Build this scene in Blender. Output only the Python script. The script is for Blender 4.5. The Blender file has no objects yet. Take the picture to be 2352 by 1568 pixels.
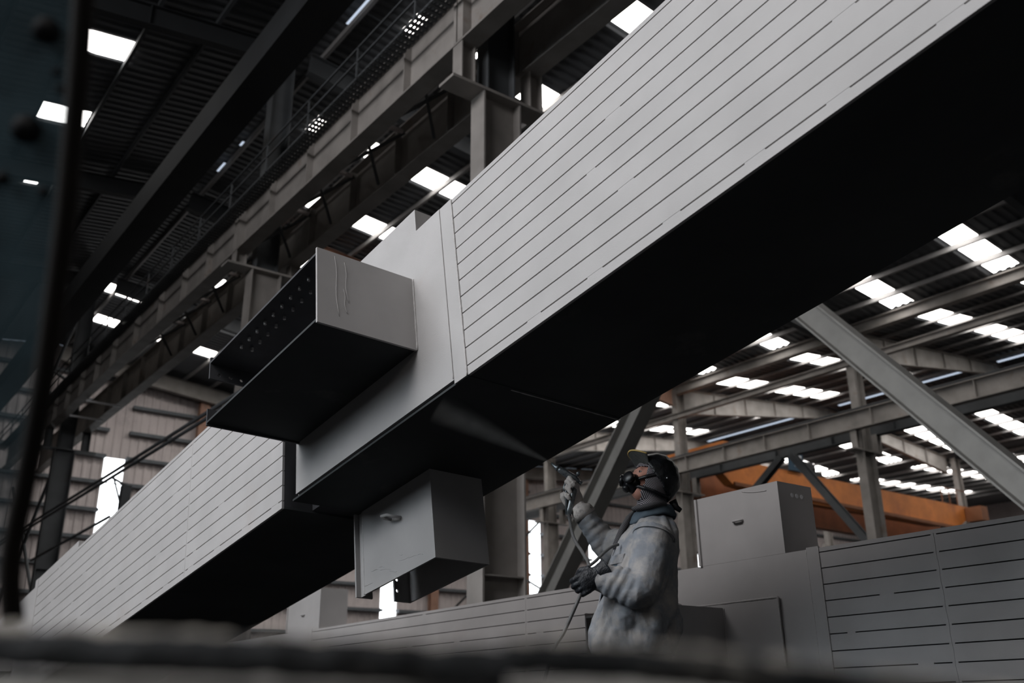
import bpy, bmesh, math, random
import numpy as np
from mathutils import Vector, Matrix, noise
random.seed(7)
C = bpy.context.scene.collection
SC = bpy.context.scene
CZ = 0.6                      # camera height above the floor; all z below are measured from the camera

# ------------------------------------------------------------------ camera
Wpx, Hpx = 2352, 1568
FPX = 2180.5
CX, CY = 1176.0, 784.0
_A = np.array([-580 - CX, 1620 - CY, FPX]); _A /= np.linalg.norm(_A)     # the hall's long axis
_V = np.array([1130 - CX, -5000 - CY, FPX]); _V /= np.linalg.norm(_V)    # up
_B = -np.cross(_V, _A)
RW = np.array([_B, _A, _V])
cam_d = bpy.data.cameras.new('camera'); cam = bpy.data.objects.new('camera', cam_d); C.objects.link(cam)
cam_d.sensor_width = 36.0; cam_d.lens = FPX / Wpx * 36.0
cam_d.clip_start = 0.05; cam_d.clip_end = 400
r_, u_, f_ = RW @ np.array([1, 0, 0]), RW @ np.array([0, -1, 0]), RW @ np.array([0, 0, 1])
m4 = Matrix(((r_[0], u_[0], -f_[0], 0), (r_[1], u_[1], -f_[1], 0), (r_[2], u_[2], -f_[2], CZ), (0, 0, 0, 1)))
cam.matrix_world = m4
cam_d.dof.use_dof = True; cam_d.dof.focus_distance = 5.2; cam_d.dof.aperture_fstop = 2.2
SC.camera = cam
SC.view_settings.view_transform = 'Standard'; SC.view_settings.look = 'None'
SC.view_settings.exposure = 0.0; SC.view_settings.gamma = 1.0; SC.view_settings.use_curve_mapping = False
def ray(x, y): return RW @ np.array([(x - CX) / FPX, (y - CY) / FPX, 1.0])

# ------------------------------------------------------------------ world and added area lights
wd = bpy.data.worlds.new('world'); SC.world = wd; wd.use_nodes = True
wd.node_tree.nodes['Background'].inputs[0].default_value = (0.62, 0.72, 0.85, 1)
wd.node_tree.nodes['Background'].inputs[1].default_value = 0.25
def area(name, loc, target, sx, sy, power, col, spread=180):
    l = bpy.data.lights.new(name, 'AREA'); l.shape = 'RECTANGLE'; l.size = sx; l.size_y = sy
    l.energy = power; l.color = col; l.spread = math.radians(spread)
    o = bpy.data.objects.new(name, l); C.objects.link(o)
    o.location = (loc[0], loc[1], loc[2] + CZ)
    d = Vector(target) - Vector(loc); o.rotation_euler = d.to_track_quat('-Z', 'Y').to_euler()
    return o
LS = 1.0
area('left_high_fill', (-7.0, 6.5, 12.2), (3.0, 6.0, 4.4), 13, 3.6, 1650 * LS, (0.985, 0.97, 0.985))  # unseen area light added high on the left to light the girder faces
area('left_mid_fill', (-11.0, 6.5, 7.6), (3.0, 5.5, 2.0), 14, 3.8, 215 * LS, (0.92, 0.96, 1.0), 75)  # second unseen light added on the left, shaping shade under the side stub
area('rear_fill', (-3.0, -11.0, 9.0), (3.5, 4, 1.5), 8, 3, 150 * LS, (1.0, 0.95, 0.9))  # unseen light added behind the camera for the stubs' near ends
area('left_low_fill', (-12.4, 9.0, 5.0), (5.5, 4, 2.5), 6, 4.0, 95 * LS, (0.80, 0.91, 1.0), 75)  # low cool fill added on the left for the level girder
SKY_E, WIN_E = 8.0, 4.0

# ------------------------------------------------------------------ materials
def mat(name, col, rough=0.6, metal=0.0, var=0.12, scale=6.0, bump=0.0, bscale=60.0, stain=None, stain_scale=2.0, stain_lo=0.55, spec=0.4):
    m = bpy.data.materials.new(name); m.use_nodes = True; nt = m.node_tree; n = nt.nodes; L = nt.links
    b = n['Principled BSDF']; b.inputs['Roughness'].default_value = rough; b.inputs['Metallic'].default_value = metal
    b.inputs['Specular IOR Level'].default_value = spec
    tc = n.new('ShaderNodeTexCoord'); nz = n.new('ShaderNodeTexNoise'); nz.inputs['Scale'].default_value = scale
    nz.inputs['Detail'].default_value = 5
    L.new(tc.outputs['Object'], nz.inputs['Vector'])
    rp = n.new('ShaderNodeValToRGB'); rp.color_ramp.elements[0].position = 0.3; rp.color_ramp.elements[1].position = 0.7
    lo = [c * (1 - var) for c in col]; hi = [min(1, c * (1 + var)) for c in col]
    rp.color_ramp.elements[0].color = (*lo, 1); rp.color_ramp.elements[1].color = (*hi, 1)
    L.new(nz.outputs['Fac'], rp.inputs['Fac']); out = rp.outputs['Color']
    if stain:
        n2 = n.new('ShaderNodeTexNoise'); n2.inputs['Scale'].default_value = stain_scale; n2.inputs['Detail'].default_value = 8
        n2.inputs['Roughness'].default_value = 0.65
        L.new(tc.outputs['Object'], n2.inputs['Vector'])
        r2 = n.new('ShaderNodeValToRGB'); r2.color_ramp.elements[0].position = stain_lo; r2.color_ramp.elements[1].position = min(1, stain_lo + 0.2)
        L.new(n2.outputs['Fac'], r2.inputs['Fac'])
        mx = n.new('ShaderNodeMix'); mx.data_type = 'RGBA'
        L.new(r2.outputs['Color'], mx.inputs[0]); L.new(out, mx.inputs[6]); mx.inputs[7].default_value = (*stain, 1)
        out = mx.outputs[2]
    L.new(out, b.inputs['Base Color'])
    if bump > 0:
        n3 = n.new('ShaderNodeTexNoise'); n3.inputs['Scale'].default_value = bscale; n3.inputs['Detail'].default_value = 6
        L.new(tc.outputs['Object'], n3.inputs['Vector'])
        bp = n.new('ShaderNodeBump'); bp.inputs['Strength'].default_value = bump; bp.inputs['Distance'].default_value = 0.01
        L.new(n3.outputs['Fac'], bp.inputs['Height']); L.new(bp.outputs['Normal'], b.inputs['Normal'])
    return m
def emit(name, col, s):
    m = bpy.data.materials.new(name); m.use_nodes = True; n = m.node_tree.nodes; n.clear()
    e = n.new('ShaderNodeEmission'); e.inputs[0].default_value = (*col, 1); e.inputs[1].default_value = s
    o = n.new('ShaderNodeOutputMaterial'); m.node_tree.links.new(e.outputs[0], o.inputs[0])
    return m
def stripes(name, c0, c1, freq, axis, rough=0.85):
    m = bpy.data.materials.new(name); m.use_nodes = True; nt = m.node_tree; n = nt.nodes; L = nt.links
    b = n['Principled BSDF']; b.inputs['Roughness'].default_value = rough
    tc = n.new('ShaderNodeTexCoord'); mp = n.new('ShaderNodeMapping'); mp.inputs['Rotation'].default_value = axis
    L.new(tc.outputs['Object'], mp.inputs['Vector'])
    wv = n.new('ShaderNodeTexWave'); wv.inputs['Scale'].default_value = freq; wv.inputs['Distortion'].default_value = 1.6
    wv.inputs['Detail Scale'].default_value = 0.6
    L.new(mp.outputs[0], wv.inputs['Vector'])
    rp = n.new('ShaderNodeValToRGB'); rp.color_ramp.elements[0].position = 0.45; rp.color_ramp.elements[1].position = 0.62
    rp.color_ramp.elements[0].color = (*c0, 1); rp.color_ramp.elements[1].color = (*c1, 1)
    L.new(wv.outputs['Fac'], rp.inputs[0]); L.new(rp.outputs[0], b.inputs['Base Color'])
    return m
M = {}
M['paint'] = mat('grey_primer_paint', (0.43, 0.414, 0.408), 0.62, var=0.06, scale=3.0, bump=0.12, bscale=240, stain=(0.40, 0.36, 0.34), stain_scale=1.3, stain_lo=0.6)
M['under_shade'] = mat('shade_dark_underside_steel', (0.055, 0.058, 0.06), 0.75, var=0.15, scale=2.0, bump=0.1, bscale=160, stain=(0.15, 0.14, 0.13), stain_scale=1.1, stain_lo=0.62, spec=0.15)  # underside shade put into the base colour, with grey overspray patches
M['inner_shade'] = mat('shade_dark_inner_steel', (0.05, 0.05, 0.055), 0.7, var=0.2)  # shade of the box interiors put into the colour
M['bead'] = mat('painted_weld_bead', (0.50, 0.48, 0.47), 0.55, var=0.1, scale=60, bump=0.5, bscale=200)
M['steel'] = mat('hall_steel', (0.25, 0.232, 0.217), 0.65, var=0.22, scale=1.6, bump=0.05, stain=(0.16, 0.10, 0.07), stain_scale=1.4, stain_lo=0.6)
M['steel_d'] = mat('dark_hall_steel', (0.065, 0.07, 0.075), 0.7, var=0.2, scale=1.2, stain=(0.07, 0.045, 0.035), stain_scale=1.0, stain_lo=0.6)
M['steel_x'] = mat('black_steel', (0.016, 0.018, 0.02), 0.8, var=0.2, scale=1.2)  # near-black tone for the left rafters and the catwalk beam
M['purlin'] = mat('galvanised_purlin', (0.30, 0.29, 0.285), 0.6, var=0.15, scale=1.0)
M['rust'] = mat('red_oxide_steel', (0.30, 0.17, 0.12), 0.7, var=0.2, scale=2, stain=(0.16, 0.12, 0.10), stain_scale=2)
M['roof'] = mat('roof_sheet', (0.105, 0.11, 0.118), 0.55, var=0.12, scale=0.6)
M['wall'] = mat('wall_sheet', (0.52, 0.465, 0.455), 0.7, var=0.08, scale=0.7, stain=(0.38, 0.34, 0.335), stain_scale=0.5, stain_lo=0.5)
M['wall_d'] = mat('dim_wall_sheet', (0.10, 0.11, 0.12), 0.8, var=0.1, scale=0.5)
M['girt'] = mat('wall_girt', (0.10, 0.11, 0.12), 0.7, var=0.1)
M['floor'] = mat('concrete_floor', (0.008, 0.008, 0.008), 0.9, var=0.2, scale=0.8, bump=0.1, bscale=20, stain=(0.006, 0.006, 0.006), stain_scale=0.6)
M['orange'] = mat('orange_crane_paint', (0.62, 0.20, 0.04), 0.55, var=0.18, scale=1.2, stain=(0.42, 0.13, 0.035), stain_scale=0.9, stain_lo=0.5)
M['orange_d'] = mat('shaded_brown_crane_steel', (0.20, 0.075, 0.03), 0.65, var=0.2, scale=1.5)  # brown trim tone; also carries the shade on the far bridge girder
M['black'] = mat('black_rubber', (0.012, 0.012, 0.014), 0.5, var=0.2)
M['blue'] = mat('blue_board', (0.012, 0.05, 0.09), 0.5, var=0.1)
M['white'] = mat('white_paint', (0.75, 0.75, 0.78), 0.6, var=0.02)
M['skylight'] = emit('translucent_roof_panel_lit_by_sky', (1.0, 0.965, 0.93), SKY_E)
M['window'] = emit('window_pane_lit_by_sky', (0.93, 0.97, 1.0), WIN_E)
M['vent'] = emit('ridge_vent_lit_by_sky', (0.66, 0.76, 0.92), 0.85)
M['denim'] = mat('grey_blue_work_cloth', (0.225, 0.24, 0.265), 0.92, var=0.10, scale=14, bump=0.5, bscale=500, stain=(0.36, 0.345, 0.335), stain_scale=11.0, stain_lo=0.42, spec=0.1)
M['collar'] = mat('blue_collar_cloth', (0.085, 0.11, 0.135), 0.92, var=0.15, scale=20, bump=0.3, bscale=600, spec=0.1)
M['trouser'] = mat('dark_work_trousers', (0.05, 0.055, 0.065), 0.95, var=0.15, scale=12, spec=0.1)
M['skin'] = mat('skin', (0.50, 0.25, 0.19), 0.5, var=0.06, scale=20)
M['glove_w'] = mat('soiled_white_cotton_glove', (0.52, 0.48, 0.45), 0.9, var=0.12, scale=30, bump=0.4, bscale=500, stain=(0.05, 0.05, 0.05), stain_scale=22, stain_lo=0.52, spec=0.1)
M['glove_b'] = mat('black_leather_glove', (0.014, 0.016, 0.02), 0.45, var=0.3, scale=25, bump=0.4, bscale=160)
M['cap'] = mat('black_leather_cap', (0.012, 0.013, 0.015), 0.42, var=0.3, scale=14, bump=0.5, bscale=45)
M['brim'] = mat('cap_brim_underside', (0.06, 0.062, 0.058), 0.9, var=0.2, scale=60)
M['yellow'] = mat('pale_yellow_piping', (0.62, 0.44, 0.16), 0.7, var=0.1)
M['scarf'] = stripes('striped_scarf_cloth', (0.008, 0.008, 0.011), (0.30, 0.27, 0.29), 50.0, (0.5, 0.35, 0.5))
M['scarf2'] = stripes('ribbed_scarf_cloth', (0.012, 0.012, 0.015), (0.10, 0.095, 0.10), 50.0, (0, 0.9, 0.6))
M['sclera'] = mat('eye_white', (0.30, 0.27, 0.26), 0.3, var=0.05)
M['mask'] = mat('black_respirator_rubber', (0.008, 0.008, 0.010), 0.35, var=0.2)
M['gun'] = mat('spray_gun_metal', (0.19, 0.21, 0.22), 0.35, metal=0.6, var=0.3, scale=60, stain=(0.06, 0.07, 0.08), stain_scale=40)
M['hose'] = mat('grey_paint_hose', (0.09, 0.09, 0.09), 0.55, var=0.2, scale=30)
M['front'] = mat('rough_dark_timber', (0.010, 0.011, 0.012), 0.85, var=0.5, scale=14, bump=1.0, bscale=45, stain=(0.26, 0.24, 0.21), stain_scale=12, stain_lo=0.58)
M['lit_rim'] = mat('pale_lit_rim', (0.34, 0.31, 0.27), 0.95, var=0.5, scale=40)  # pale tone painted in for the rails' lit upper fringe
M['frontg'] = mat('grey_dusty_plate', (0.34, 0.325, 0.30), 0.85, var=0.35, scale=12, bump=0.5, bscale=30)

# ------------------------------------------------------------------ mesh helpers
class MB:
    def __init__(s): s.v = []; s.f = []
    def add(s, vs, fs):
        o = len(s.v); s.v += [tuple(map(float, p)) for p in vs]; s.f += [tuple(i + o for i in f) for f in fs]; return s
    def box(s, x0, x1, y0, y1, z0, z1, T=None):
        vs = [(x0, y0, z0), (x1, y0, z0), (x1, y1, z0), (x0, y1, z0), (x0, y0, z1), (x1, y0, z1), (x1, y1, z1), (x0, y1, z1)]
        if T: vs = [T(*p) for p in vs]
        return s.add(vs, [(0, 3, 2, 1), (4, 5, 6, 7), (0, 1, 5, 4), (1, 2, 6, 5), (2, 3, 7, 6), (3, 0, 4, 7)])
    def poly(s, pts, d):                     # polygon pts pushed along d: a plate of that outline
        n = len(pts); vs = [tuple(p) for p in pts] + [tuple(np.array(p) + np.array(d)) for p in pts]
        return s.add(vs, [tuple(range(n))[::-1], tuple(range(n, 2 * n))] + [(i, (i + 1) % n, n + (i + 1) % n, n + i) for i in range(n)])
    def isec(s, p0, p1, h0, h1, bf, tf, tw, up=(0, 0, 1)):     # I section whose top runs p0 -> p1
        p0 = np.array(p0, float); p1 = np.array(p1, float); a = p1 - p0; a /= np.linalg.norm(a)
        w = np.cross(a, np.array(up, float)); w /= np.linalg.norm(w); u = np.cross(w, a)
        def ring(p, h):
            q = [(-bf/2, 0), (bf/2, 0), (bf/2, -tf), (tw/2, -tf), (tw/2, -h + tf), (bf/2, -h + tf), (bf/2, -h), (-bf/2, -h), (-bf/2, -h + tf), (-tw/2, -h + tf), (-tw/2, -tf), (-bf/2, -tf)]
            return [p + w * x + u * y for x, y in q]
        vs = ring(p0, h0) + ring(p1, h1); n = 12
        return s.add(vs, [tuple(range(n)), tuple(range(n, 2 * n))[::-1]] + [(i, n + i, n + (i + 1) % n, (i + 1) % n) for i in range(n)])
    def bar(s, p0, p1, w, h, up=(0, 0, 1)):
        p0 = np.array(p0, float); p1 = np.array(p1, float); a = p1 - p0; L = np.linalg.norm(a); a /= L
        x = np.cross(a, np.array(up, float)); x /= np.linalg.norm(x); z = np.cross(x, a)
        return s.box(-w/2, w/2, 0, L, -h/2, h/2, lambda X, Y, Z: p0 + x * X + a * Y + z * Z)
    def tube(s, pts, rad, n=10, cap=True, ratio=1.0, up=(0, 0, 1), fn=None):
        P = [np.array(p, float) for p in pts]; m = len(P)
        R = rad if isinstance(rad, (list, tuple)) else [rad] * m
        vs = []; pu = np.array(up, float)
        for i in range(m):
            t = P[min(i + 1, m - 1)] - P[max(i - 1, 0)]; t /= (np.linalg.norm(t) + 1e-9)
            x = np.cross(t, pu)
            if np.linalg.norm(x) < 1e-3: x = np.cross(t, np.array((1, 0.2, 0.1)))
            x /= np.linalg.norm(x); z = np.cross(x, t); pu = z
            r = R[i]; ra, rb = r if isinstance(r, (list, tuple)) else (r, r * ratio)
            for k in range(n):
                th = 2 * math.pi * k / n; q = 1.0 if fn is None else fn(i / (m - 1), th)
                vs.append(P[i] + x * (ra * math.cos(th) * q) + z * (rb * math.sin(th) * q))
        fs = [(i * n + k, i * n + (k + 1) % n, (i + 1) * n + (k + 1) % n, (i + 1) * n + k) for i in range(m - 1) for k in range(n)]
        if cap: fs += [tuple(range(n))[::-1], tuple(range((m - 1) * n, m * n))]
        return s.add(vs, fs)
    def ell(s, c, ax, rad, nu=20, nv=12):    # ellipsoid with axes ax (3 vectors)
        vs = []; fs = []
        for j in range(nv + 1):
            ph = math.pi * j / nv
            for k in range(nu):
                th = 2 * math.pi * k / nu
                l = (rad[0] * math.sin(ph) * math.cos(th), rad[1] * math.sin(ph) * math.sin(th), rad[2] * math.cos(ph))
                vs.append(np.array(c) + sum(np.array(ax[i]) * l[i] for i in range(3)))
        for j in range(nv):
            for k in range(nu):
                fs.append((j * nu + k, (j + 1) * nu + k, (j + 1) * nu + (k + 1) % nu, j * nu + (k + 1) % nu))
        return s.add(vs, fs)
    def build(s, name, m, parent=None, smooth=False, weld=False, bevel=0.0):
        me = bpy.data.meshes.new(name)
        vs = np.array(s.v); vs[:, 2] += CZ
        if parent is not None: org = np.array(parent.get('_o', (0, 0, 0)))
        else: org = np.array([(vs[:, 0].min() + vs[:, 0].max()) / 2, (vs[:, 1].min() + vs[:, 1].max()) / 2, vs[:, 2].min()])
        me.from_pydata([tuple(p - org) for p in vs], [], s.f); me.update()
        bm = bmesh.new(); bm.from_mesh(me)
        if weld: bmesh.ops.remove_doubles(bm, verts=bm.verts, dist=1e-5)
        bmesh.ops.recalc_face_normals(bm, faces=bm.faces); bm.to_mesh(me); bm.free()
        if smooth:
            for p in me.polygons: p.use_smooth = True
        me.materials.append(m if not isinstance(m, str) else M[m])
        o = bpy.data.objects.new(name, me); C.objects.link(o)
        if parent is not None: o.parent = parent; o['_o'] = list(map(float, org))
        else: o.location = org; o['_o'] = list(map(float, org))
        if bevel > 0:
            b = o.modifiers.new('bevel', 'BEVEL'); b.width = bevel; b.segments = 2; b.limit_method = 'ANGLE'
        return o
def tag(o, label, cat, group=None, kind=None):
    o['label'] = label; o['category'] = cat
    if group: o['group'] = group
    if kind: o['kind'] = kind
    return o
def thing(name, label, cat, loc, group=None):
    o = bpy.data.objects.new(name, None); C.objects.link(o); o.empty_display_size = 0.1
    o.location = (loc[0], loc[1], loc[2] + CZ); o['_o'] = [float(loc[0]), float(loc[1]), float(loc[2] + CZ)]
    return tag(o, label, cat, group)
def struct(o): o['kind'] = 'structure'; return o
def B(*a): return MB().box(*a)
ORD = ['first', 'second', 'third', 'fourth', 'fifth', 'sixth', 'seventh', 'eighth', 'ninth', 'tenth', 'eleventh', 'twelfth', 'thirteenth', 'fourteenth', 'fifteenth', 'sixteenth', 'seventeenth', 'eighteenth']

# ------------------------------------------------------------------ the hall shell
YE, YN = 47.0, -14.0
XL, XR = -13.0, 78.0
FZ = -CZ
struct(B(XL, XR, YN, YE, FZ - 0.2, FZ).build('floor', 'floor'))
RIDGE, VAL1, RIDGE2, VAL2 = 8.25, 31.0, 42.65, 54.3
def zr(x):                                    # underside of the roof sheet
    if x <= RIDGE: return 15.1 + 0.115 * x
    if x <= VAL1: return 17.0 - 0.115 * x
    if x <= RIDGE2: return 13.44 + 0.09 * (x - VAL1)
    if x <= VAL2: return 14.49 - 0.09 * (x - RIDGE2)
    return 13.44 + 0.05 * (x - VAL2)
PER = 0.30
def prof(y):                                  # trapezoid rib across the sheet
    t = (y / PER) % 1.0
    if t < 0.30: return 0.0
    if t < 0.42: return (t - 0.30) / 0.12
    if t < 0.80: return 1.0
    return 1.0 - (t - 0.80) / 0.20
def sheet(mb, x0, x1, y0, y1, amp=0.045, dz=0.0):
    ys = [y0]; k = math.floor(y0 / PER) - 1
    while k * PER < y1 + PER:
        for t in (0.0, 0.30, 0.42, 0.80):
            y = (k + t) * PER
            if y0 + 1e-4 < y < y1 - 1e-4: ys.append(y)
        k += 1
    ys.append(y1); n = len(ys)
    vs = [(x0, y, zr(x0) + dz + amp * prof(y)) for y in ys] + [(x1, y, zr(x1) + dz + amp * prof(y)) for y in ys]
    mb.add(vs, [(i, i + 1, n + i + 1, n + i) for i in range(n - 1)])
S2 = [(12.72, 13.62), (16.56, 17.46), (22.08, 23.0), (25.98, 26.93), (30.2, 31.1), (34.3, 35.2), (38.15, 39.15), (41.75, 42.75)]
S1 = [(21.52, 22.45), (25.35, 26.28), (29.6, 30.5), (37.6, 38.15), (41.2, 42.2)]
S3 = [(12.6, 13.6), (16.62, 17.6), (22.6, 23.6), (26.6, 27.65), (30.8, 31.9), (35.2, 36.3), (39.4, 40.4)]
slopes = [('ceiling_left', XL, RIDGE, [(S1[0], 3.2, 4.4), (S1[1], 3.08, 4.32), (S1[2], 3.58, 3.97), (S1[3], 5.85, 6.5), (S1[4], 7.0, 7.6)]),
          ('ceiling_middle', RIDGE, VAL1, [(s, {12.72: 11.5, 25.98: 11.5, 30.2: 11.5, 34.3: 11.5, 38.15: 8.28, 41.75: 8.28}.get(s[0], 9.74), 30.85) for s in S2]),
          ('ceiling_right', VAL1, RIDGE2, [(s, 32.35, 41.2) for s in S3]),
          ('ceiling_far', RIDGE2, VAL2, [((s[0] + 0.3, s[1] + 0.3), 46.4, 53.4) for s in S3]),
          ('ceiling_end', VAL2, XR, [(s, 55.6, 70.0) for s in S3])]
nwin = 0
for name, xa, xb, holes in slopes:
    mb = MB(); yb = YN
    for (s, h0, h1) in sorted(holes):
        sheet(mb, xa, xb, yb, s[0])
        sheet(mb, xa, h0, s[0], s[1]); sheet(mb, h1, xb, s[0], s[1])
        nwin += 1; w = MB(); sheet(w, h0, h1, s[0], s[1])
        struct(w.build('window_%d' % nwin, 'skylight'))
        yb = s[1]
    sheet(mb, xa, xb, yb, YE)
    struct(mb.build(name, 'roof'))
# open ridge vents showing sky
nwin += 1; v = MB()
for a, b in ((16.1, 17.8), (21.6, 22.6), (24.4, 24.65), (25.9, 26.5)): v.box(8.38, 8.44, a, b, zr(8.4) - 0.32, zr(8.4) - 0.30)
struct(v.build('window_%d' % nwin, 'vent'))
nwin += 1; v = MB()
for a, b in ((13, 17.6), (17.9, 19.4), (20.1, 27.9), (29.0, 37)): v.box(42.55, 42.72, a, b, zr(42.6) - 0.16, zr(42.6) - 0.13)
struct(v.build('window_%d' % nwin, 'vent'))

# purlins
def purlin(x, place, y0=1.0, y1=YE - 0.2, h=0.2, z=None):
    zz = zr(x) if z is None else z
    mb = MB(); mb.box(x - 0.04, x + 0.04, y0, y1, zz - h, zz - h + 0.01); mb.box(x - 0.04, x - 0.03, y0, y1, zz - h, zz - 0.012); mb.box(x - 0.04, x + 0.03, y0, y1, zz - 0.03, zz - 0.012)
    tag(mb.build('roof_purlin', 'purlin' if x > 8 else 'steel_d'), place, 'purlin', 'purlins under the roof sheets')
for k in range(17):
    x = 8.62 + 1.405 * k
    if x < 30.5: purlin(x, 'thin steel roof purlin, %s down from the ridge on the middle roof slope' % ORD[k])
for k in range(9): purlin(7.2 - 1.4 * k, 'thin dark roof purlin, %s from the ridge on the left roof slope' % ORD[k])
for k in range(8): purlin(32.3 + 1.4 * k, 'thin steel roof purlin, %s up from the valley on the right bay roof' % ORD[k], 8, h=0.13)
for k in range(8): purlin(43.7 + 1.4 * k, 'thin steel roof purlin, %s beyond the ridge of the right bay roof' % ORD[k], 12, h=0.14)
for k in range(9): purlin(56 + 1.9 * k, 'thin steel roof purlin, %s beyond the farthest column row' % ORD[k], 20)

# rafters
ROWS = [10.4, 19.6, 28.8, 38.0]
YR = [(10.4, 'nearest'), (19.6, 'second nearest'), (28.6, 'third nearest'), (37.0, 'farthest')]
def rafter(xa, xb, y, ha, hb, m, label, nst=4):
    t = thing('roof_rafter', label, 'rafter', ((xa + xb) / 2, y, min(zr(xa), zr(xb)) - 1))
    mb = MB(); mb.isec((xa, y, zr(xa) - 0.21), (xb, y, zr(xb) - 0.21), ha, hb, 0.24, 0.02, 0.02); mb.build('beam', m, t)
    if m == 'rust':
        q = MB(); q.isec((xa - 0.001, y, zr(xa) - 0.205), (11.2, y, zr(11.2) - 0.205), ha + 0.02, ha + 0.02, 0.26, 0.03, 0.03); q.build('dark_casing', 'steel_x', t)  # near-black casing over the rafter's ridge end
    for i in range(1, nst + 1):
        x = xa + (xb - xa) * i / (nst + 1); z = zr(xa) + (zr(xb) - zr(xa)) * i / (nst + 1) - 0.23; h = ha + (hb - ha) * i / (nst + 1) - 0.04
        B(x - 0.012, x + 0.012, y - 0.11, y + 0.11, z - h, z).build('stiffener', m, t)
for y, w in YR:
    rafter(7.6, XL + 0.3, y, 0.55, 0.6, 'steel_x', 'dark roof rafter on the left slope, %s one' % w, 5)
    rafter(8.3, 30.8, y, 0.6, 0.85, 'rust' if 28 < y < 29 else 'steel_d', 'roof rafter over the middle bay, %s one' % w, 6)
    if y > 12:
        rafter(31.3, 42.6, y, 1.15, 0.5, 'steel', 'tapered grey rafter rising from the right bay valley beam, %s one' % w, 4)
        rafter(53.9, 42.7, y, 1.0, 0.5, 'steel', 'pale rafter beyond the right bay ridge, %s one' % w, 4)

# gable wall with girts, posts and tall windows
def vsheet(mb, y, x0, x1, z0, z1a, z1b, amp=0.04, per=0.4):
    xs = [x0]; k = math.floor(x0 / per) - 1
    while k * per < x1 + per:
        for t in (0.0, 0.5, 0.62, 0.88):
            x = (k + t) * per
            if x0 + 1e-4 < x < x1 - 1e-4: xs.append(x)
        k += 1
    xs.append(x1); n = len(xs); vs = []
    for x in xs:
        t = (x / per) % 1.0; p = 0 if t < 0.5 else ((t - 0.5) / 0.12 if t < 0.62 else (1 if t < 0.88 else 1 - (t - 0.88) / 0.12))
        vs.append((x, y - amp * p, z0))
    for i, x in enumerate(xs):
        vs.append((x, vs[i][1], z1a + (z1b - z1a) * (x - x0) / (x1 - x0)))
    mb.add(vs, [(i, i + 1, n + i + 1, n + i) for i in range(n - 1)])
WX = [(11.15, 12.1, 10.95), (26.4, 27.4, 10.6), (36.65, 37.65, 10.5), (41.7, 42.7, 9.7), (46.9, 47.9, 9.7), (52, 53, 9.7)]
mb = MB(); xb = XL
brk = [XL, RIDGE, VAL1, RIDGE2, VAL2, XR]
def wallseg(x0, x1, z0, top=None):
    cuts = [x0] + [b for b in brk if x0 < b < x1] + [x1]
    for a, b in zip(cuts[:-1], cuts[1:]):
        if top is None: vsheet(mb, YE, a, b, z0, zr(a + 1e-3), zr(b - 1e-3))
        else: vsheet(mb, YE, a, b, z0, top, top)
for a, b, zt in WX:
    wallseg(xb, a, FZ); wallseg(a, b, zt); wallseg(a, b, FZ, 1.2); xb = b
    nwin += 1
    w = MB(); w.box(a, b, YE + 0.02, YE + 0.04, 1.2, zt); struct(w.build('window_%d' % nwin, 'window'))
wallseg(xb, XR, FZ)
struct(mb.build('wall_end', 'wall'))
for k, z in enumerate([0.8, 2.05, 3.3, 4.6, 5.9, 7.15, 8.42, 9.72, 10.98, 12.25, 13.55, 14.8]):
    g = MB()
    for a, b in ((XL, 11.15), (12.1, 26.4), (27.4, 36.65), (37.65, 41.7), (42.7, 46.9), (47.9, 52), (53, XR)):
        if z > 13.3: a2, b2 = (max(a, -5), min(b, 30 if z < 14 else 18))
        else: a2, b2 = a, b
        if a2 < b2: g.box(a2, b2, YE - 0.3, YE - 0.06, z - 0.1, z + 0.06)
    if z < 11: 
        for a, b, zt in WX:
            if z < zt - 0.3: g.box(a - 0.02, b + 0.02, YE - 0.12, YE - 0.07, z - 0.025, z + 0.025)
    tag(g.build('wall_girt', 'girt'), 'dark horizontal girt on the far gable wall, %s up from the floor' % ORD[k], 'girt', 'girts of the far gable wall')
for i, (x, where) in enumerate(((15.5, 'right of the tall window behind the rails'), (29.5, 'near the middle column row'), (36.0, 'left of the tall window with crossed rods'))):
    p = MB(); p.isec((x, YE - 0.305, FZ), (x, YE - 0.305, zr(x) - 0.3), 0.35, 0.35, 0.5, 0.02, 0.02, up=(0, 1, 0))
    tag(p.build('gable_post', 'rust'), 'red oxide gable wall post %s' % where, 'post', 'gable wall posts')
b_ = MB(); b_.isec((8.4, YE - 0.85, zr(8.4) - 0.25), (30.8, YE - 0.85, zr(30.8) - 0.25), 0.75, 0.75, 0.3, 0.02, 0.02)
tag(b_.build('gable_rafter', 'steel'), 'grey rafter along the top of the far gable wall', 'rafter')
b_ = MB(); b_.isec((31.2, YE - 0.85, zr(31.2) - 0.25), (42.5, YE - 0.85, zr(42.5) - 0.25), 0.75, 0.75, 0.3, 0.02, 0.02)
tag(b_.build('gable_rafter', 'steel'), 'hazy grey rafter on the far gable wall above the sprayer', 'rafter')
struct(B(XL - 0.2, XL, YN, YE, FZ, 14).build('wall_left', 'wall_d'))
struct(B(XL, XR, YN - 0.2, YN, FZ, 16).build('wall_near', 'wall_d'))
struct(B(XR, XR + 0.2, YN, YE, FZ, 15).build('wall_right', 'wall'))

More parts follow.
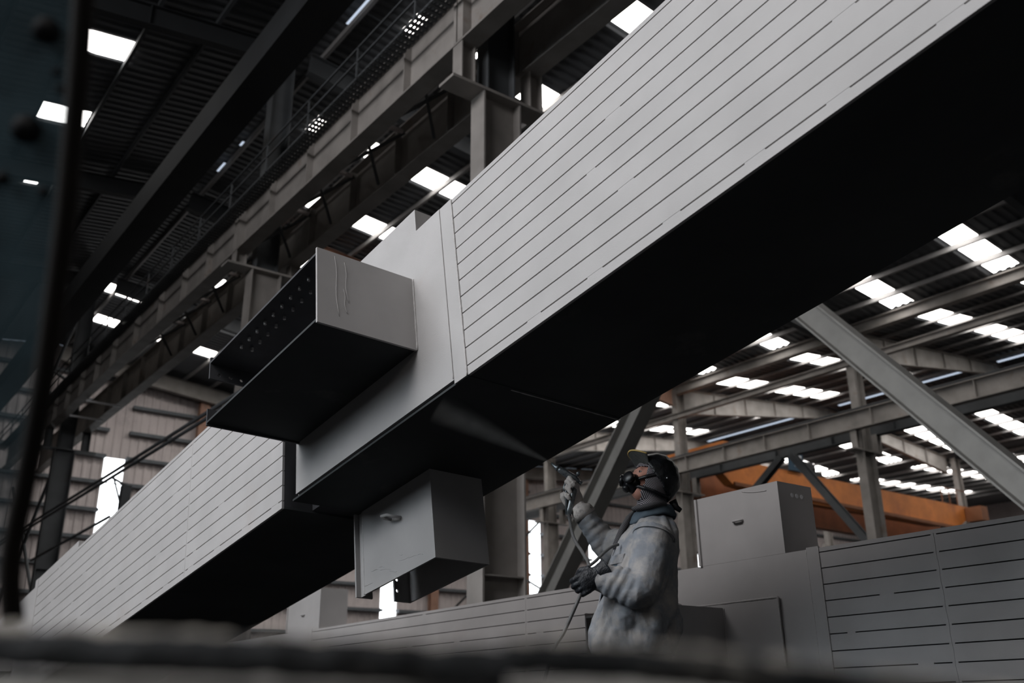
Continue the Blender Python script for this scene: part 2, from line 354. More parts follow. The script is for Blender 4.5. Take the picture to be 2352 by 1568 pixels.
# ------------------------------------------------------------------ columns and crane girders
def column(x, y, label, gz, zt, m='steel', lower=0.72, brackets=(-0.62, 0.72), group=None, sh=0.74):
    t = thing('steel_column', label, 'column', (x, y, FZ), group)
    q = MB(); q.isec((x - lower / 2, y, FZ), (x - lower / 2, y, gz - sh - 0.01), lower, lower, 0.36, 0.03, 0.025, up=(-1, 0, 0)); q.build('lower_shaft', m, t)
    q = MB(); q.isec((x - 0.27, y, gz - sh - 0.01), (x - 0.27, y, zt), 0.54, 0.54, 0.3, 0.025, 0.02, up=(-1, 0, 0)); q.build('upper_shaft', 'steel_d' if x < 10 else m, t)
    B(x - 0.95, x + 1.1, y - 0.2, y + 0.2, gz - sh - 0.05, gz - sh).build('corbel_plate', m, t)
    for k, z in enumerate((1.5, 4.5)):
        B(x - lower / 2 + 0.03, x + lower / 2 - 0.03, y - 0.16, y + 0.16, z, z + 0.02).build('stiffener', m, t)
    for b in brackets:
        q = MB(); q.isec((x + b - 0.13, y, gz - sh), (x + b - 0.13, y, gz), 0.26, 0.26, 0.26, 0.02, 0.02, up=(-1, 0, 0)); q.build('girder_seat', m, t)
    B(x - 0.5, x + 0.5, y - 0.25, y + 0.25, FZ, FZ + 0.04).build('base_plate', m, t)
    return t
GZ = 9.68
column(7.55, 10.35, 'grey crane column partly hidden by the raised box girder, carrying two girders', GZ, zr(7.5) - 0.2)
column(7.55, 19.55, 'grey crane column at centre left, rising dark behind the near girder', GZ, zr(7.5) - 0.2, sh=0.32)
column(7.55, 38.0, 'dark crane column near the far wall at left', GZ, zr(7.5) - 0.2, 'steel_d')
GR = 9.2
column(31.0, 19.45, 'right bay column standing behind the long girder, right of the upright stub', GR, 13.1, brackets=(-0.5, 0.8))
column(31.0, 28.5, 'right bay column rising just behind the black cap', GR, 13.1, brackets=(-0.5, 0.8))
column(31.0, 37.8, 'hazy right bay column behind the spray gun', GR, 13.1, brackets=(-0.5, 0.8))
column(54.3, 28.3, 'far column at the right end of the orange crane', 9.3, 13.2, brackets=(-0.5,))
column(54.3, 37.6, 'farthest column beyond the orange crane', 9.3, 13.2, brackets=(-0.5,))
def girder(x, y0, y1, z0, z1, st, label, m='steel', bf=0.33, splices=()):
    t = thing('crane_girder', label, 'girder', (x, (y0 + y1) / 2, z0))
    q = MB(); q.isec((x, y0, z1), (x, y1, z1), z1 - z0, z1 - z0, bf, 0.03, 0.02); q.build('beam', m, t)
    for y in st:
        for sgn in (-1, 1):
            B(x + sgn * 0.01, x + sgn * 0.15, y - 0.012, y + 0.012, z0 + 0.03, z1 - 0.03).build('stiffener', m, t)
    for y in splices:
        q = MB(); q.box(x - 0.17, x - 0.01, y - 0.17, y - 0.02, z0 + 0.03, z1 - 0.03); q.box(x - 0.17, x - 0.01, y + 0.02, y + 0.09, z0 + 0.03, z1 - 0.03)
        q.build('splice_plate', m, t)
    q = MB(); q.isec((x, y0, z1 + 0.11), (x, y1, z1 + 0.11), 0.11, 0.11, 0.11, 0.03, 0.02); q.build('rail', 'steel_d', t)
    return t
st1 = [4.4, 6.3, 8.2] + [12.03, 13.95, 15.85, 17.7] + [21.5, 23.3, 25.2, 27.4, 29.7, 31.6, 33.5, 35.4, 37.3]
girder(6.95, 1.5, 46.4, GZ, 10.76, st1, 'long crane girder nearest the dark roof, its pale web in full light', splices=(10.35, 19.55))
girder(8.22, 1.5, 46.4, GZ, 10.76, [6.2, 8.1, 10.6, 12.6, 14.5, 16.4, 18.4, 21.5, 23.4, 25.3, 27.2, 29.1, 31, 33, 35], 'streaked crane girder running right beside the pale one', splices=())
st3 = [21.3 + 2.12 * k for k in range(8)] + [14.7, 16.8, 18.6]
girder(30.45, 8, 46.4, GR - 0.02, 9.86, st3, 'long crane girder crossing behind the sprayer on the right')
girder(31.85, 8, 46.4, GR - 0.02, 9.86, [18.6, 21.3, 24, 27], 'crane girder behind the right bay columns', 'steel_d')
# lacing between the twin girders, and the walkway grating
for k in range(8):
    y = 12.0 + 2.1 * k
    t = thing('girder_bracing', 'light steel lacing frame between the twin crane girders, %s from the camera' % ORD[k], 'bracing', (7.6, y, GZ), 'lacing between the twin girders')
    MB().bar((7.2, y, 10.5), (8.0, y, 10.5), 0.07, 0.07).build('cross_bar', 'wall', t)
    MB().bar((7.1, y, 10.5), (8.05, y + 1.0, 9.8), 0.05, 0.05).build('diagonal', 'steel_d', t)
    MB().bar((7.1, y + 1.0, 9.8), (8.05, y, 10.5), 0.05, 0.05).build('diagonal', 'steel_d', t)
for k in range(2):
    tag(MB().bar((7.05, 33.3 + 2.2 * k, 9.60), (8.15, 33.3 + 2.2 * k, 9.60), 0.05, 0.06).build('tie_rod', 'white'), 'thin pale rod bridging the twin girders near the far end, %s of two' % ('nearer' if k == 0 else 'farther'), 'rod', 'pale rods between the girders')
wk = thing('crane_walkway', 'dark open grating walkway running along the top of the pale girder', 'walkway', (6.5, 20, 10.42))
WZ = 10.42
q = MB()
for k in range(5): q.box(6.40 + 0.07 * k, 6.425 + 0.07 * k, 3, 46, WZ, WZ + 0.04)
for k in range(300): q.box(6.40, 6.72, 3 + 0.14 * k, 3.06 + 0.14 * k, WZ - 0.01, WZ + 0.02)
q.build('grating', 'steel_d', wk)
for z in (WZ + 0.35, WZ + 0.65): MB().bar((6.39, 3, z), (6.39, 46, z), 0.03, 0.03).build('handrail', 'steel_d', wk)
for k in range(22): MB().bar((6.39, 3 + 2 * k, WZ), (6.39, 3 + 2 * k, WZ + 0.66), 0.03, 0.03, (1, 0, 0)).build('rail_post', 'steel_d', wk)
q = MB(); q.box(5.6, 6.3, 2, 46.5, 12.15, 12.45); q.box(5.6, 5.66, 2, 46.5, 12.45, 12.9)
tag(q.build('catwalk_beam', 'steel_x'), 'deep dark box beam running lengthwise under the left roof slope', 'beam')
# valley beam and tie on the right row
q = MB(); q.isec((30.9, 9, 13.32), (30.9, 46.6, 13.32), 0.42, 0.42, 0.34, 0.03, 0.02)
tag(q.build('valley_beam', 'steel'), 'long grey valley beam along the top of the right column row', 'beam')
q = MB(); q.isec((30.75, 9, 12.0), (30.75, 46.6, 12.0), 0.26, 0.26, 0.22, 0.02, 0.02)
tag(q.build('tie_beam', 'steel'), 'slim grey tie beam below the valley beam in the right column row', 'beam')
# inverted V brace under the right girder
cb = thing('chevron_brace', 'dark inverted V brace under the right girder, behind the upright stub', 'brace', (31.15, 23.2, 1))
for y0_, y1_, zb_ in ((23.0, 16.9, 1.0), (23.5, 28.2, 5.7)):
    q = MB(); q.isec((31.6, y0_, GR - 0.1), (31.6, y1_, zb_), 0.3, 0.3, 0.26, 0.02, 0.02, up=(1, 0, 0)); q.build('diagonal', 'steel_d', cb)
# crossed rod bracings near the gable
def xbrace(x, y0, y1, z0, z1, label, r=0.06):
    t = thing('crossed_bracing', label, 'bracing', (x, (y0 + y1) / 2, z0))
    MB().tube([(x, y0, z0), (x, y1, z1)], r, 8).build('rod', 'steel_d', t)
    MB().tube([(x, y0, z1), (x, y1, z0)], r, 8).build('rod', 'steel_d', t)
xbrace(31.0, 38, 46.6, 4.9, 9.0, 'upper crossed rods in front of the tall window behind the sprayer')
xbrace(31.0, 38, 46.6, 0.7, 4.7, 'lower crossed rods in front of the tall window behind the sprayer')
xbrace(7.5, 38.19, 46.9, 11.6, 15.0, 'crossed rods beside the leftmost column near the roof', 0.07)
xbrace(7.5, 38.19, 46.9, 3.0, 9.0, 'crossed rods beside the leftmost column low down', 0.07)
# pair of pipes with a post and bracket
for dz, w in ((5.66, 'upper'), (5.53, 'lower')):
    tag(MB().tube([(6.4, 16, dz - 0.02), (6.4, 26, dz), (6.4, 46.8, dz + 0.12)], 0.042, 10).build('service_pipe', 'steel_d', None, True), '%s of two thin dark pipes running past the far gable window' % w, 'pipe', 'pipes past the gable window')
pp = thing('pipe_post', 'dark post with bracket carrying the two thin pipes', 'post', (6.75, 25.7, FZ))
B(6.62, 6.84, 25.55, 25.8, FZ, 5.3).build('shaft', 'steel_d', pp)
MB().bar((6.35, 25.6, 5.45), (6.8, 25.6, 5.25), 0.05, 0.05).build('bracket', 'steel_d', pp)
MB().bar((6.38, 25.6, 5.45), (6.64, 25.6, 4.75), 0.04, 0.04).build('bracket', 'steel_d', pp)
tag(MB().tube([(6.4, 25.6, 4.45), (6.4, 34.5, 4.35)], 0.04, 8).build('service_pipe', 'steel_d', None, True), 'single thin dark pipe below the pair, ending at the post', 'pipe', 'pipes past the gable window')

# A-frame legs
af = thing('sloping_strut_frame', 'wide grey sloping struts meeting behind the raised girder, flanking the sprayer', 'strut', (13, 10.6, FZ))
M['paintleg'] = mat('grey_strut_paint', (0.27, 0.265, 0.25), 0.6, var=0.1, scale=3, bump=0.1, bscale=120)
for y1 in (3.2, 18.2):
    q = MB(); ap = np.array((13.0, 10.58, 8.19)); s = -1 if y1 < 10 else 1
    b = np.array((13.0, y1, FZ)); d = (b - ap) / np.linalg.norm(b - ap); nrm = np.array((0, d[2], -d[1])) * s
    if nrm[2] < 0: nrm = -nrm
    a = ap + d * 0.2
    q.isec(a + nrm * 0.21, b + nrm * 0.21, 0.42, 0.42, 0.36, 0.03, 0.025, up=tuple(nrm)); q.build('leg', 'paintleg', af)

# overhead travelling crane in the right bay
cr = thing('overhead_crane', 'orange overhead travelling crane in the right bay', 'crane', (42.6, 28, 9.0))
def crane_girder(y, m, z0, z1):
    q = MB(); pts = [(32.35, y, z1 - 0.55), (33.2, y, z0 + 0.1), (35.6, y, z0 - 0.15), (49.8, y, z0 - 0.15), (52.4, y, z0 + 0.1), (53.5, y, z1 - 0.55), (53.5, y, z1), (32.35, y, z1)]
    q.poly(pts, (0, 0.5, 0)); return q.build('bridge_girder', m, cr)
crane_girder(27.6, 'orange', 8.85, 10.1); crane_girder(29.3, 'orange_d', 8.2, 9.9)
B(31.6, 32.34, 26.6, 31.2, 9.99, 10.5).build('end_carriage', 'orange', cr)
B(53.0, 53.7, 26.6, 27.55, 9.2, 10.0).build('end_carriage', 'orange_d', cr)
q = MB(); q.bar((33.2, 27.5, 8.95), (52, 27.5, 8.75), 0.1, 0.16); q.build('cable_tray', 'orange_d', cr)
q = MB(); q.box(37.4, 40.0, 27.6, 29.6, 10.1, 10.35); q.box(38.5, 39.5, 27.8, 29.2, 10.35, 10.7); q.tube([(38.6, 28.2, 10.55), (39.8, 28.2, 10.55)], 0.4, 14)
hoist = q.build('hoist_trolley', 'black', cr)
sg = B(37.2, 38.3, 27.42, 27.49, 10.1, 11.0).build('load_board', 'blue', cr)
for i, (a, b, z) in enumerate(((37.28, 38.2, 10.84), (37.5, 37.92, 10.60), (37.62, 38.1, 10.38), (38.1, 38.22, 10.2))):
    q = MB(); n = max(2, int((b - a) / 0.09))
    for k in range(n): q.box(a + (b - a) * k / n, a + (b - a) * (k + 0.8) / n, 27.405, 27.419, z - 0.05 - 0.015 * (k % 2), z + 0.05)
    q.build('marking', 'white', sg)
for x in (50.8, 51.6, 52.4): B(x, x + 0.04, 27.55, 27.59, 10.1, 11.0).build('guard_post', 'orange_d', cr)
MB().bar((50.8, 27.57, 10.98), (53.4, 27.57, 10.98), 0.04, 0.04).build('guard_rail', 'orange_d', cr)

exec_parts = True
# ------------------------------------------------------------------ box girders (slotted box columns with stubs)
US = [0.053 + 0.1045 * k for k in range(11)]
def frame(P0, Mv, Nv, Uv):
    P0, Mv, Nv, Uv = map(lambda a: np.array(a, float), (P0, Mv, Nv, Uv))
    return lambda m, n, u: P0 + Mv * m + Nv * n + Uv * u
def slotted(T, m0, m1, h, name, parent, joints=(), rnd=1, w=1.09, gap=0.0075, far=True):
    rg = random.Random(rnd); q = MB(); us = [0.0] + US + [h]
    edges = [(us[i] + (gap / 2 if i else 0), us[i + 1] - (gap / 2 if i < len(us) - 2 else 0)) for i in range(len(us) - 1)]
    for a, b in edges: q.box(m0, m1, 0, 0.016, a, b, T)
    for k, u in enumerate(US):
        ms = []
        if k == 0:
            m = m0 + 0.1
            while m < m1 - 0.1: ms.append((m, 0.05)); m += 0.36 + rg.random() * 0.12
        elif k in (3, 7):
            m = m0 + 0.4 + rg.random()
            while m < m1 - 0.3: ms.append((m, 0.05)); m += 0.9 + rg.random() * 0.5
        elif k in (1, 5, 10) :
            ms.append((m0 + (m1 - m0) * rg.random(), 0.03))
        for j in joints: ms.append((j, 0.018))
        for m, l in ms: q.box(m - l, m + l, 0.001, 0.015, u - gap / 2 - 0.001, u + gap / 2 + 0.001, T)
    o = q.build(name, 'paint', parent)
    for j in joints:
        MB().tube([T(j + 0.002 * math.sin(u * 40), -0.0005, u) for u in np.linspace(0.02, h - 0.02, 40)], 0.0022, 6).build('weld_seam', 'paint', parent)
    q = MB(); q.box(m0, m1, 0.0161, w - 0.016, 0.0161, h - 0.016, T); q.build('inner_core', 'inner_shade', parent)
    q = MB(); q.box(m0, m1, 0.0165, w, 0.0, 0.016, T); q.build('bottom_plate', 'under_shade', parent)
    q = MB(); q.box(m0, m1, 0.0165, w, h - 0.0155, h, T); q.build('top_plate', 'paint', parent)
    q = MB(); q.box(m0, m1, w - 0.0155, w + 0.0005, 0.0165, h - 0.016, T); q.build('back_plate', 'paint', parent)
    return o
def bead(T, pts, parent, r=0.006, m='bead'):
    out = []
    for a, b in zip(pts[:-1], pts[1:]):
        a = np.array(a, float); b = np.array(b, float); n = max(3, int(np.linalg.norm(b - a) / 0.02))
        out += [a + (b - a) * i / n for i in range(n)]
    out.append(np.array(pts[-1], float))
    rs = [r * (0.75 + 0.5 * random.random()) for _ in out]
    return MB().tube([T(*p) for p in out], rs, 6).build('weld_bead', m, parent, True)
def holeplate(T3, a0, a1, b0, b1, holes, r, th, mb):
    """plate in (a,b) with round holes; T3(a,b,c) with c the thickness"""
    xs = sorted({a0, a1} | {h[0] - 1.5 * r for h in holes} | {h[0] + 1.5 * r for h in holes})
    ys = sorted({b0, b1} | {h[1] - 1.5 * r for h in holes} | {h[1] + 1.5 * r for h in holes})
    for i in range(len(xs) - 1):
        for j in range(len(ys) - 1):
            cx_, cy_ = (xs[i] + xs[i + 1]) / 2, (ys[j] + ys[j + 1]) / 2
            hit = [h for h in holes if abs(h[0] - cx_) < 0.4 * r and abs(h[1] - cy_) < 0.4 * r]
            if not hit: mb.box(xs[i], xs[i + 1], ys[j], ys[j + 1], 0, th, T3); continue
            n = 16; sq = []; ci = []
            for k in range(n):
                th_ = 2 * math.pi * k / n + math.pi / 4; c_, s_ = math.cos(th_), math.sin(th_); e = 1.5 * r / max(abs(c_), abs(s_))
                sq.append((cx_ + c_ * e, cy_ + s_ * e)); ci.append((cx_ + c_ * r, cy_ + s_ * r))
            vs = [T3(*p, 0) for p in sq] + [T3(*p, 0) for p in ci] + [T3(*p, th) for p in sq] + [T3(*p, th) for p in ci]
            fs = []
            for k in range(n):
                l = (k + 1) % n
                fs += [(k, l, n + l, n + k), (2 * n + k, 3 * n + k, 3 * n + l, 2 * n + l), (n + k, n + l, 3 * n + l, 3 * n + k)]
            mb.add(vs, fs)

def lateral_stub(T, m0, m1, n0, u0, u1, parent, bolts=True, notch=True):
    """open ended box bracket sticking out of the near face; n0 < 0 is its free end"""
    th = 0.014
    q = MB(); q.box(m0, m0 + th, n0, -0.0065, u0, u1, T); right = q.build('side_plate', 'paint', parent)
    q = MB(); q.box(m0 + th, m1 - th, n0, -0.0065, u0 + 0.012, u0 + 0.012 + th, T); q.build('lower_plate', 'under_shade', parent)
    q = MB(); q.box(m0 + th, m1 - th, n0 + 0.012, -0.007, u0 + 0.013 + th, u0 + 0.018 + th, T); q.box(m0 + th + 0.0005, m0 + th + 0.004, n0 + 0.012, -0.007, u0 + 0.019 + th, u1 - 0.031 - th, T); q.build('shade_lining', 'inner_shade', parent)  # dark lining added to carry the shade inside the stub
    q = MB(); q.box(m0 + th, m1 - th, n0, -0.0065, u1 - 0.03 - th, u1 - 0.03, T); top = q.build('upper_plate', 'inner_shade', parent)
    q = MB(); um = (u0 + u1) / 2
    nn = n0 + 0.42 if notch else n0
    if notch:
        holes = [(n0 + 0.06 + 0.075 * k, u1 - 0.115) for k in range(4)]
        holeplate(lambda a, b, c: T(m1 - th + c, a, b), n0, nn, u1 - 0.15, u1, holes, 0.012, th, q)
        q.box(m1 - th, m1, n0, nn, u0, u0 + 0.11, T)
    q.box(m1 - th, m1, nn, -0.0065, u0, u1, T); q.build('side_plate', 'inner_shade', parent)
    if bolts:
        for i in range(2):
            for k in range(9):
                m = m0 + 0.22 + 0.105 * k; n = n0 + 0.07 + 0.07 * i
                MB().tube([T(m, n, u1 - 0.030 - th), T(m, n, u1 - 0.053 - th)], 0.009, 8).build('bolt', 'bead', top)
    bead(T, [(m0, -0.008, u0), (m0, -0.008, u1)], parent, 0.007)
    return right

MV, NV, UV = (-0.0461, 0.9807, -0.1899), (0.9987, 0.0414, -0.0289), (0.0205, 0.191, 0.9814)
TB = frame((2.5651, 3.7657, 1.536), MV, NV, UV)
Wb, Hb = 1.0945, 1.1286
bg = thing('box_girder', 'huge raised grey box girder with slotted sides crossing the whole picture', 'girder', TB(10, 0.5, 0))
slotted(TB, -8.6, -0.002, Hb, 'slotted_side', bg, (-3.4,), 3, Wb)
slotted(TB, 2.0, 7.62, Hb, 'slotted_side', bg, (3.55,), 5, Wb)
# node between the segments
q = MB(); q.box(0.0, 0.108, -0.003, 0.0155, 0.0, Hb + 0.005, TB); q.build('joint_strip', 'paint', bg)
bead(TB, [(0.0, -0.003, 0.0), (0.0, -0.003, Hb)], bg, 0.006)
q = MB(); q.box(0.1085, 1.80, -0.006, 0.0155, 0.022, Hb + 0.004, TB); q.box(0.345, 0.97, -0.006, 0.0155, Hb + 0.004, 1.29, TB); q.build('node_plate', 'paint', bg)
bead(TB, [(0.112, -0.006, 0.03), (0.112, -0.006, Hb)], bg, 0.003, 'paint')
q = MB(); q.box(0.0, 1.86, 0.004, Wb, -0.003, 0.010, TB); q.build('node_bottom_plate', 'under_shade', bg)
q = MB(); q.box(0.0, 1.8, 0.016, Wb - 0.01, 0.0105, Hb - 0.003, TB); q.build('node_core', 'inner_shade', bg)
q = MB(); q.box(0.0, 1.8, 0.016, Wb, Hb - 0.0025, Hb + 0.004, TB); q.build('node_top_plate', 'paint', bg)
q = MB(); q.box(1.80, 2.02, 0.22, Wb - 0.02, 0.0165, Hb - 0.02, TB); q.build('splice_core', 'inner_shade', bg)
q = MB(); q.box(1.80, 1.93, 0.08, 0.095, 0.03, 0.29, TB); q.build('splice_plate', 'paint', bg)
bead(TB, [(0.02, 0.3, -0.002), (0.02, Wb, -0.002)], bg, 0.004, 'paint')
# short stub on top
us_ = thing
q = MB(); q.box(0.345, 0.36, 0.0156, 0.42, Hb + 0.0045, 1.29, TB); q.box(0.955, 0.97, 0.0156, 0.42, Hb + 0.0045, 1.29, TB); q.box(0.36, 0.955, 0.405, 0.42, Hb + 0.0045, 1.29, TB)
q.build('top_stub', 'paint', bg)
# side stub
rs = lateral_stub(TB, 0.405, 1.77, -0.626, 0.350, 0.822, bg)
for (a, b) in (((-0.52, 0.80), (-0.50, 0.42)), ((-0.46, 0.78), (-0.44, 0.52)), ((-0.47, 0.60), (-0.45, 0.45))):
    pts = [(0.404, a[0] + (b[0] - a[0]) * t + 0.006 * math.sin(7 * t), a[1] + (b[1] - a[1]) * t) for t in np.linspace(0, 1, 12)]
    MB().tube([TB(*p) for p in pts], [0.001] + [0.0028] * 10 + [0.001], 6).build('paint_run', 'paint', rs, True)
# hanging stub underneath
def down_stub(T, m0, m1, n0, n1, u0, parent):
    th = 0.014
    q = MB(); q.box(m0, m1 - 0.075, n0, n0 + th, u0, -0.004, T); near = q.build('side_plate', 'paint', parent)
    q = MB(); q.box(m0, m0 + th, n0 + th, n1, u0, -0.004, T); q.build('side_plate', 'paint', parent)
    q = MB(); q.box(m0 + th, m1 - th, n1 - th, n1, u0, -0.004, T); q.build('side_plate', 'paint', parent)
    q = MB()
    q.box(m1 - th, m1, n0 - 0.02, n1, u0 + 0.35, -0.004, T)
    q.box(m1 - th, m1, n0 - 0.02, n0 + 0.10, u0, u0 + 0.35, T)
    holeplate(lambda a, b, c: T(m1 - th + c, a, b), n1 - 0.13, n1, u0 - 0.0, u0 + 0.35, [(n1 - 0.105, u0 + 0.07), (n1 - 0.105, u0 + 0.145)], 0.013, th, q)
    q.build('end_plate', 'paint', parent)
    q = MB(); q.box(m1 - 0.0755, m1 - th, n0 + 0.012, n0 + 0.026, u0, -0.004, T); q.build('corner_strip', 'paint', parent)
    bead(T, [(m1 - 0.076, n0 + 0.002, u0), (m1 - 0.076, n0 + 0.002, -0.01)], parent, 0.006)
    h = MB(); c = (m0 + 0.39, n0, u0 + 0.37)
    h.tube([T(c[0] - 0.055, c[1] + 0.002, c[2] - 0.012), T(c[0] - 0.055, c[1] - 0.05, c[2] - 0.014), T(c[0] - 0.03, c[1] - 0.085, c[2]), T(c[0] + 0.03, c[1] - 0.085, c[2] + 0.012), T(c[0] + 0.055, c[1] - 0.05, c[2] + 0.012), T(c[0] + 0.055, c[1] + 0.002, c[2] + 0.012)], 0.010, 8)
    h.build('lifting_eye', 'paint', near, True)
    for k in range(9):
        m = m0 + 0.12 + 0.07 * k; u = u0 + 0.03 + 0.022 * (k % 4) + 0.03 * random.random()
        pts = [(m + (0.06 + 0.03 * (k % 3)) * t, n0 - 0.0002, u + 0.02 * t + 0.005 * math.sin(4 * t + k)) for t in np.linspace(0, 1, 8)]
        MB().tube([T(*p) for p in pts], [0.0005] + [0.0018] * 6 + [0.0005], 5).build('paint_wrinkle', 'paint', near, True)
down_stub(TB, 1.062, 1.92, 0.50, 0.897, -0.556, bg)
# second node near the low end
q = MB(); q.box(7.62, 7.72, -0.005, 0.0155, 0.0, 1.20, TB); q.build('joint_strip', 'paint', bg)
q = MB(); q.box(7.7205, 10.3, 0.0, Wb, 0.0, Hb, TB); q.build('end_box', 'paint', bg)
q = MB(); q.box(6.33, 7.6195, 0.0, 0.45, Hb + 0.001, 1.20, TB); q.build('top_stub', 'paint', bg)
lateral_stub(TB, 8.2, 9.1, -0.5, 0.35, 0.82, bg, False, False)
# trestle under the low end
ts = thing('steel_trestle', 'low trestle under the sunken end of the raised box girder', 'trestle', TB(9.6, 0.5, -0.05))
zt_ = TB(9.75, 1.1, 0)[2]
B(2.0, 3.3, 12.95, 13.2, FZ, zt_ - 0.005).build('block', 'steel_d', ts)

# the second girder lying behind the worker
TR = frame((5.5, 3.885, -0.195), (0, 0.99993, -0.0117), (1, 0, 0), (0, 0.0117, 0.99993))
Hr = 1.128
rg_ = thing('box_girder', 'long grey box girder lying level behind the worker', 'girder', TR(3, 0.5, 0))
slotted(TR, -4.6, -0.002, Hr, 'slotted_side', rg_, (-0.82,), 11, 1.09)
slotted(TR, 2.2, 7.6, Hr, 'slotted_side', rg_, (3.2,), 12, 1.09)
q = MB(); q.box(0.0, 0.095, -0.004, 0.0155, 0.0, Hr + 0.012, TR); q.build('joint_strip', 'paint', rg_)
bead(TR, [(0.0, -0.004, 0.0), (0.0, -0.004, Hr)], rg_, 0.005)
bead(TR, [(0.097, -0.002, 0.0), (0.097, -0.002, Hr)], rg_, 0.004)
q = MB(); q.box(0.0955, 2.2, 0.0, 1.09, 0.0, Hr, TR); q.build('node_box', 'paint', rg_)
q = MB(); q.box(0.36, 1.2, -0.022, 0.0, 0.1, 0.84, TR); q.build('cover_plate', 'paint', rg_)
bead(TR, [(1.2, -0.02, 0.842), (0.36, -0.02, 0.842), (0.358, -0.02, 0.1)], rg_, 0.008)
q = MB(); th = 0.014
q.box(0.845, 0.859, -0.66, -0.0225, 0.18, 0.81, TR); q.build('side_plate', 'paint', rg_)
q = MB(); q.box(0.86, 1.62, -0.66, -0.0225, 0.775, 0.79, TR); q.box(0.86, 1.62, -0.66, -0.0225, 0.18, 0.195, TR); q.box(1.62, 1.634, -0.66, -0.0225, 0.18, 0.81, TR); q.build('side_stub', 'paint', rg_)
bead(TR, [(0.845, -0.024, 0.18), (0.845, -0.024, 0.81)], rg_, 0.007)
h = MB(); h.tube([TR(1.0, -0.3, 0.788), TR(1.0, -0.3, 0.83), TR(1.05, -0.3, 0.85), TR(1.1, -0.3, 0.83), TR(1.1, -0.3, 0.788)], 0.009, 8); h.build('lifting_eye', 'paint', rg_, True)
def up_stub(T, m0, m1, w, h0, h1, parent, marks=True):
    th = 0.014
    q = MB(); q.box(m0, m1, 0.0, th, h0 + 0.001, h1, T); near = q.build('side_plate', 'paint', parent)
    q = MB(); q.box(m0, m0 + th, th, w, h0 + 0.001, h1, T); rt = q.build('side_plate', 'paint', parent)
    q = MB(); q.box(m0 + th, m1, w - th, w, h0 + 0.001, h1, T); q.build('side_plate', 'paint', parent)
    q = MB(); q.box(m1, m1 + 0.02, -0.015, w + 0.015, h0 + 0.001, h1 - 0.003, T); q.build('end_plate', 'paint', parent)
    hk = MB(); c = (m0 + (m1 - m0) * 0.50, -0.0, h0 + 0.28 if marks else h0 + 0.2)
    hk.tube([T(c[0] - 0.04, 0.002, c[2]), T(c[0] - 0.04, -0.012, c[2]), T(c[0] - 0.03, -0.022, c[2]), T(c[0] + 0.03, -0.022, c[2]), T(c[0] + 0.04, -0.012, c[2]), T(c[0] + 0.04, 0.002, c[2])], 0.009, 8)
    hk.build('lifting_eye', 'paint', near, True)
    if marks:
        for k in range(3):
            MB().tube([T(m0 - 0.002, w * (0.40 + 0.14 * k), h1 - 0.085), T(m0 + 0.002, w * (0.40 + 0.14 * k), h1 - 0.085)], 0.016, 10).build('filled_bolt_hole', 'white', rt)
        MB().tube([T(m0 + 0.10 + 0.22 * t, -0.001, h1 - 0.05 + 0.03 * t * t) for t in np.linspace(0, 1, 9)], 0.003, 6).build('paint_run', 'paint', near, True)
up_stub(TR, 0.27, 1.03, 0.385, Hr, Hr + 0.505, rg_)
up_stub(TR, 7.42, 8.35, 0.385, Hr, Hr + 0.50, rg_, False)
q = MB(); q.box(7.6, 7.7, -0.004, 0.0155, 0.0, Hr + 0.012, TR); q.build('joint_strip', 'paint', rg_)
q = MB(); q.box(7.7005, 10.5, 0.0, 1.09, 0.0, Hr, TR); q.build('node_box', 'paint', rg_)
for k, m in enumerate((-3.5, 2.0, 9.5)):
    z = TR(m, 0.5, 0)[2]; p = TR(m, 0.5, 0)
    tag(B(5.4, 6.7, p[1] - 0.15, p[1] + 0.15, FZ, z - 0.006).build('support_block', 'steel_d'), '%s block under the level girder' % ('near end', 'middle', 'far end')[k], 'support', 'blocks under the level girder')

# ------------------------------------------------------------------ the sprayer
FV, DV = np.array((-0.8, 0.6, 0.0)), np.array((0.6, 0.8, 0.0))       # facing, and away from the camera
W0 = np.array((3.4, 3.41, 0.0))
def Wp(f, d, z): return W0 + FV * f + DV * d + np.array((0, 0, z))
def px(x, y, d=0.0):                          # where a sight line meets the upright plane d behind the sprayer's middle
    r = ray(x, y); p = r * ((W0 @ DV + d) / (r @ DV)); return p
per = thing('person', 'person in grey work jacket, black cap and respirator spraying paint upward', 'person', Wp(0.06, 0, FZ))
def remesh(o, size, smooth=6, sub=False):
    r = o.modifiers.new('remesh', 'REMESH'); r.mode = 'VOXEL'; r.voxel_size = size; r.use_smooth_shade = True
    s_ = o.modifiers.new('smooth', 'SMOOTH'); s_.iterations = smooth; s_.factor = 0.5
def cloud(o, size, strength, depth=2):
    t = bpy.data.textures.new('folds', 'CLOUDS'); t.noise_scale = size; t.noise_depth = depth
    d = o.modifiers.new('folds', 'DISPLACE'); d.texture = t; d.strength = strength; d.mid_level = 0.5; d.texture_coords = 'LOCAL'
def rings(mb, R, n=40, fn=None):
    """loft of upright sections: (z, f_back, f_front, half_width[, d_offset])"""
    vs = []
    for i, r in enumerate(R):
        z, fb, ff, hw = r[:4]; d0 = r[4] if len(r) > 4 else 0
        for k in range(n):
            th = 2 * math.pi * k / n; c, s_ = math.cos(th), math.sin(th)
            e = 0.8; cc = math.copysign(abs(c) ** e, c); ss = math.copysign(abs(s_) ** e, s_)
            q = fn(z, th) if fn else 0
            vs.append(Wp((fb + ff) / 2 + ((ff - fb) / 2 + q) * cc, d0 + (hw + q) * ss, z))
    m = len(R)
    fs = [(i * n + k, i * n + (k + 1) % n, (i + 1) * n + (k + 1) % n, (i + 1) * n + k) for i in range(m - 1) for k in range(n)]
    fs += [tuple(range(n))[::-1], tuple(range((m - 1) * n, m * n))]
    return mb.add(vs, fs)
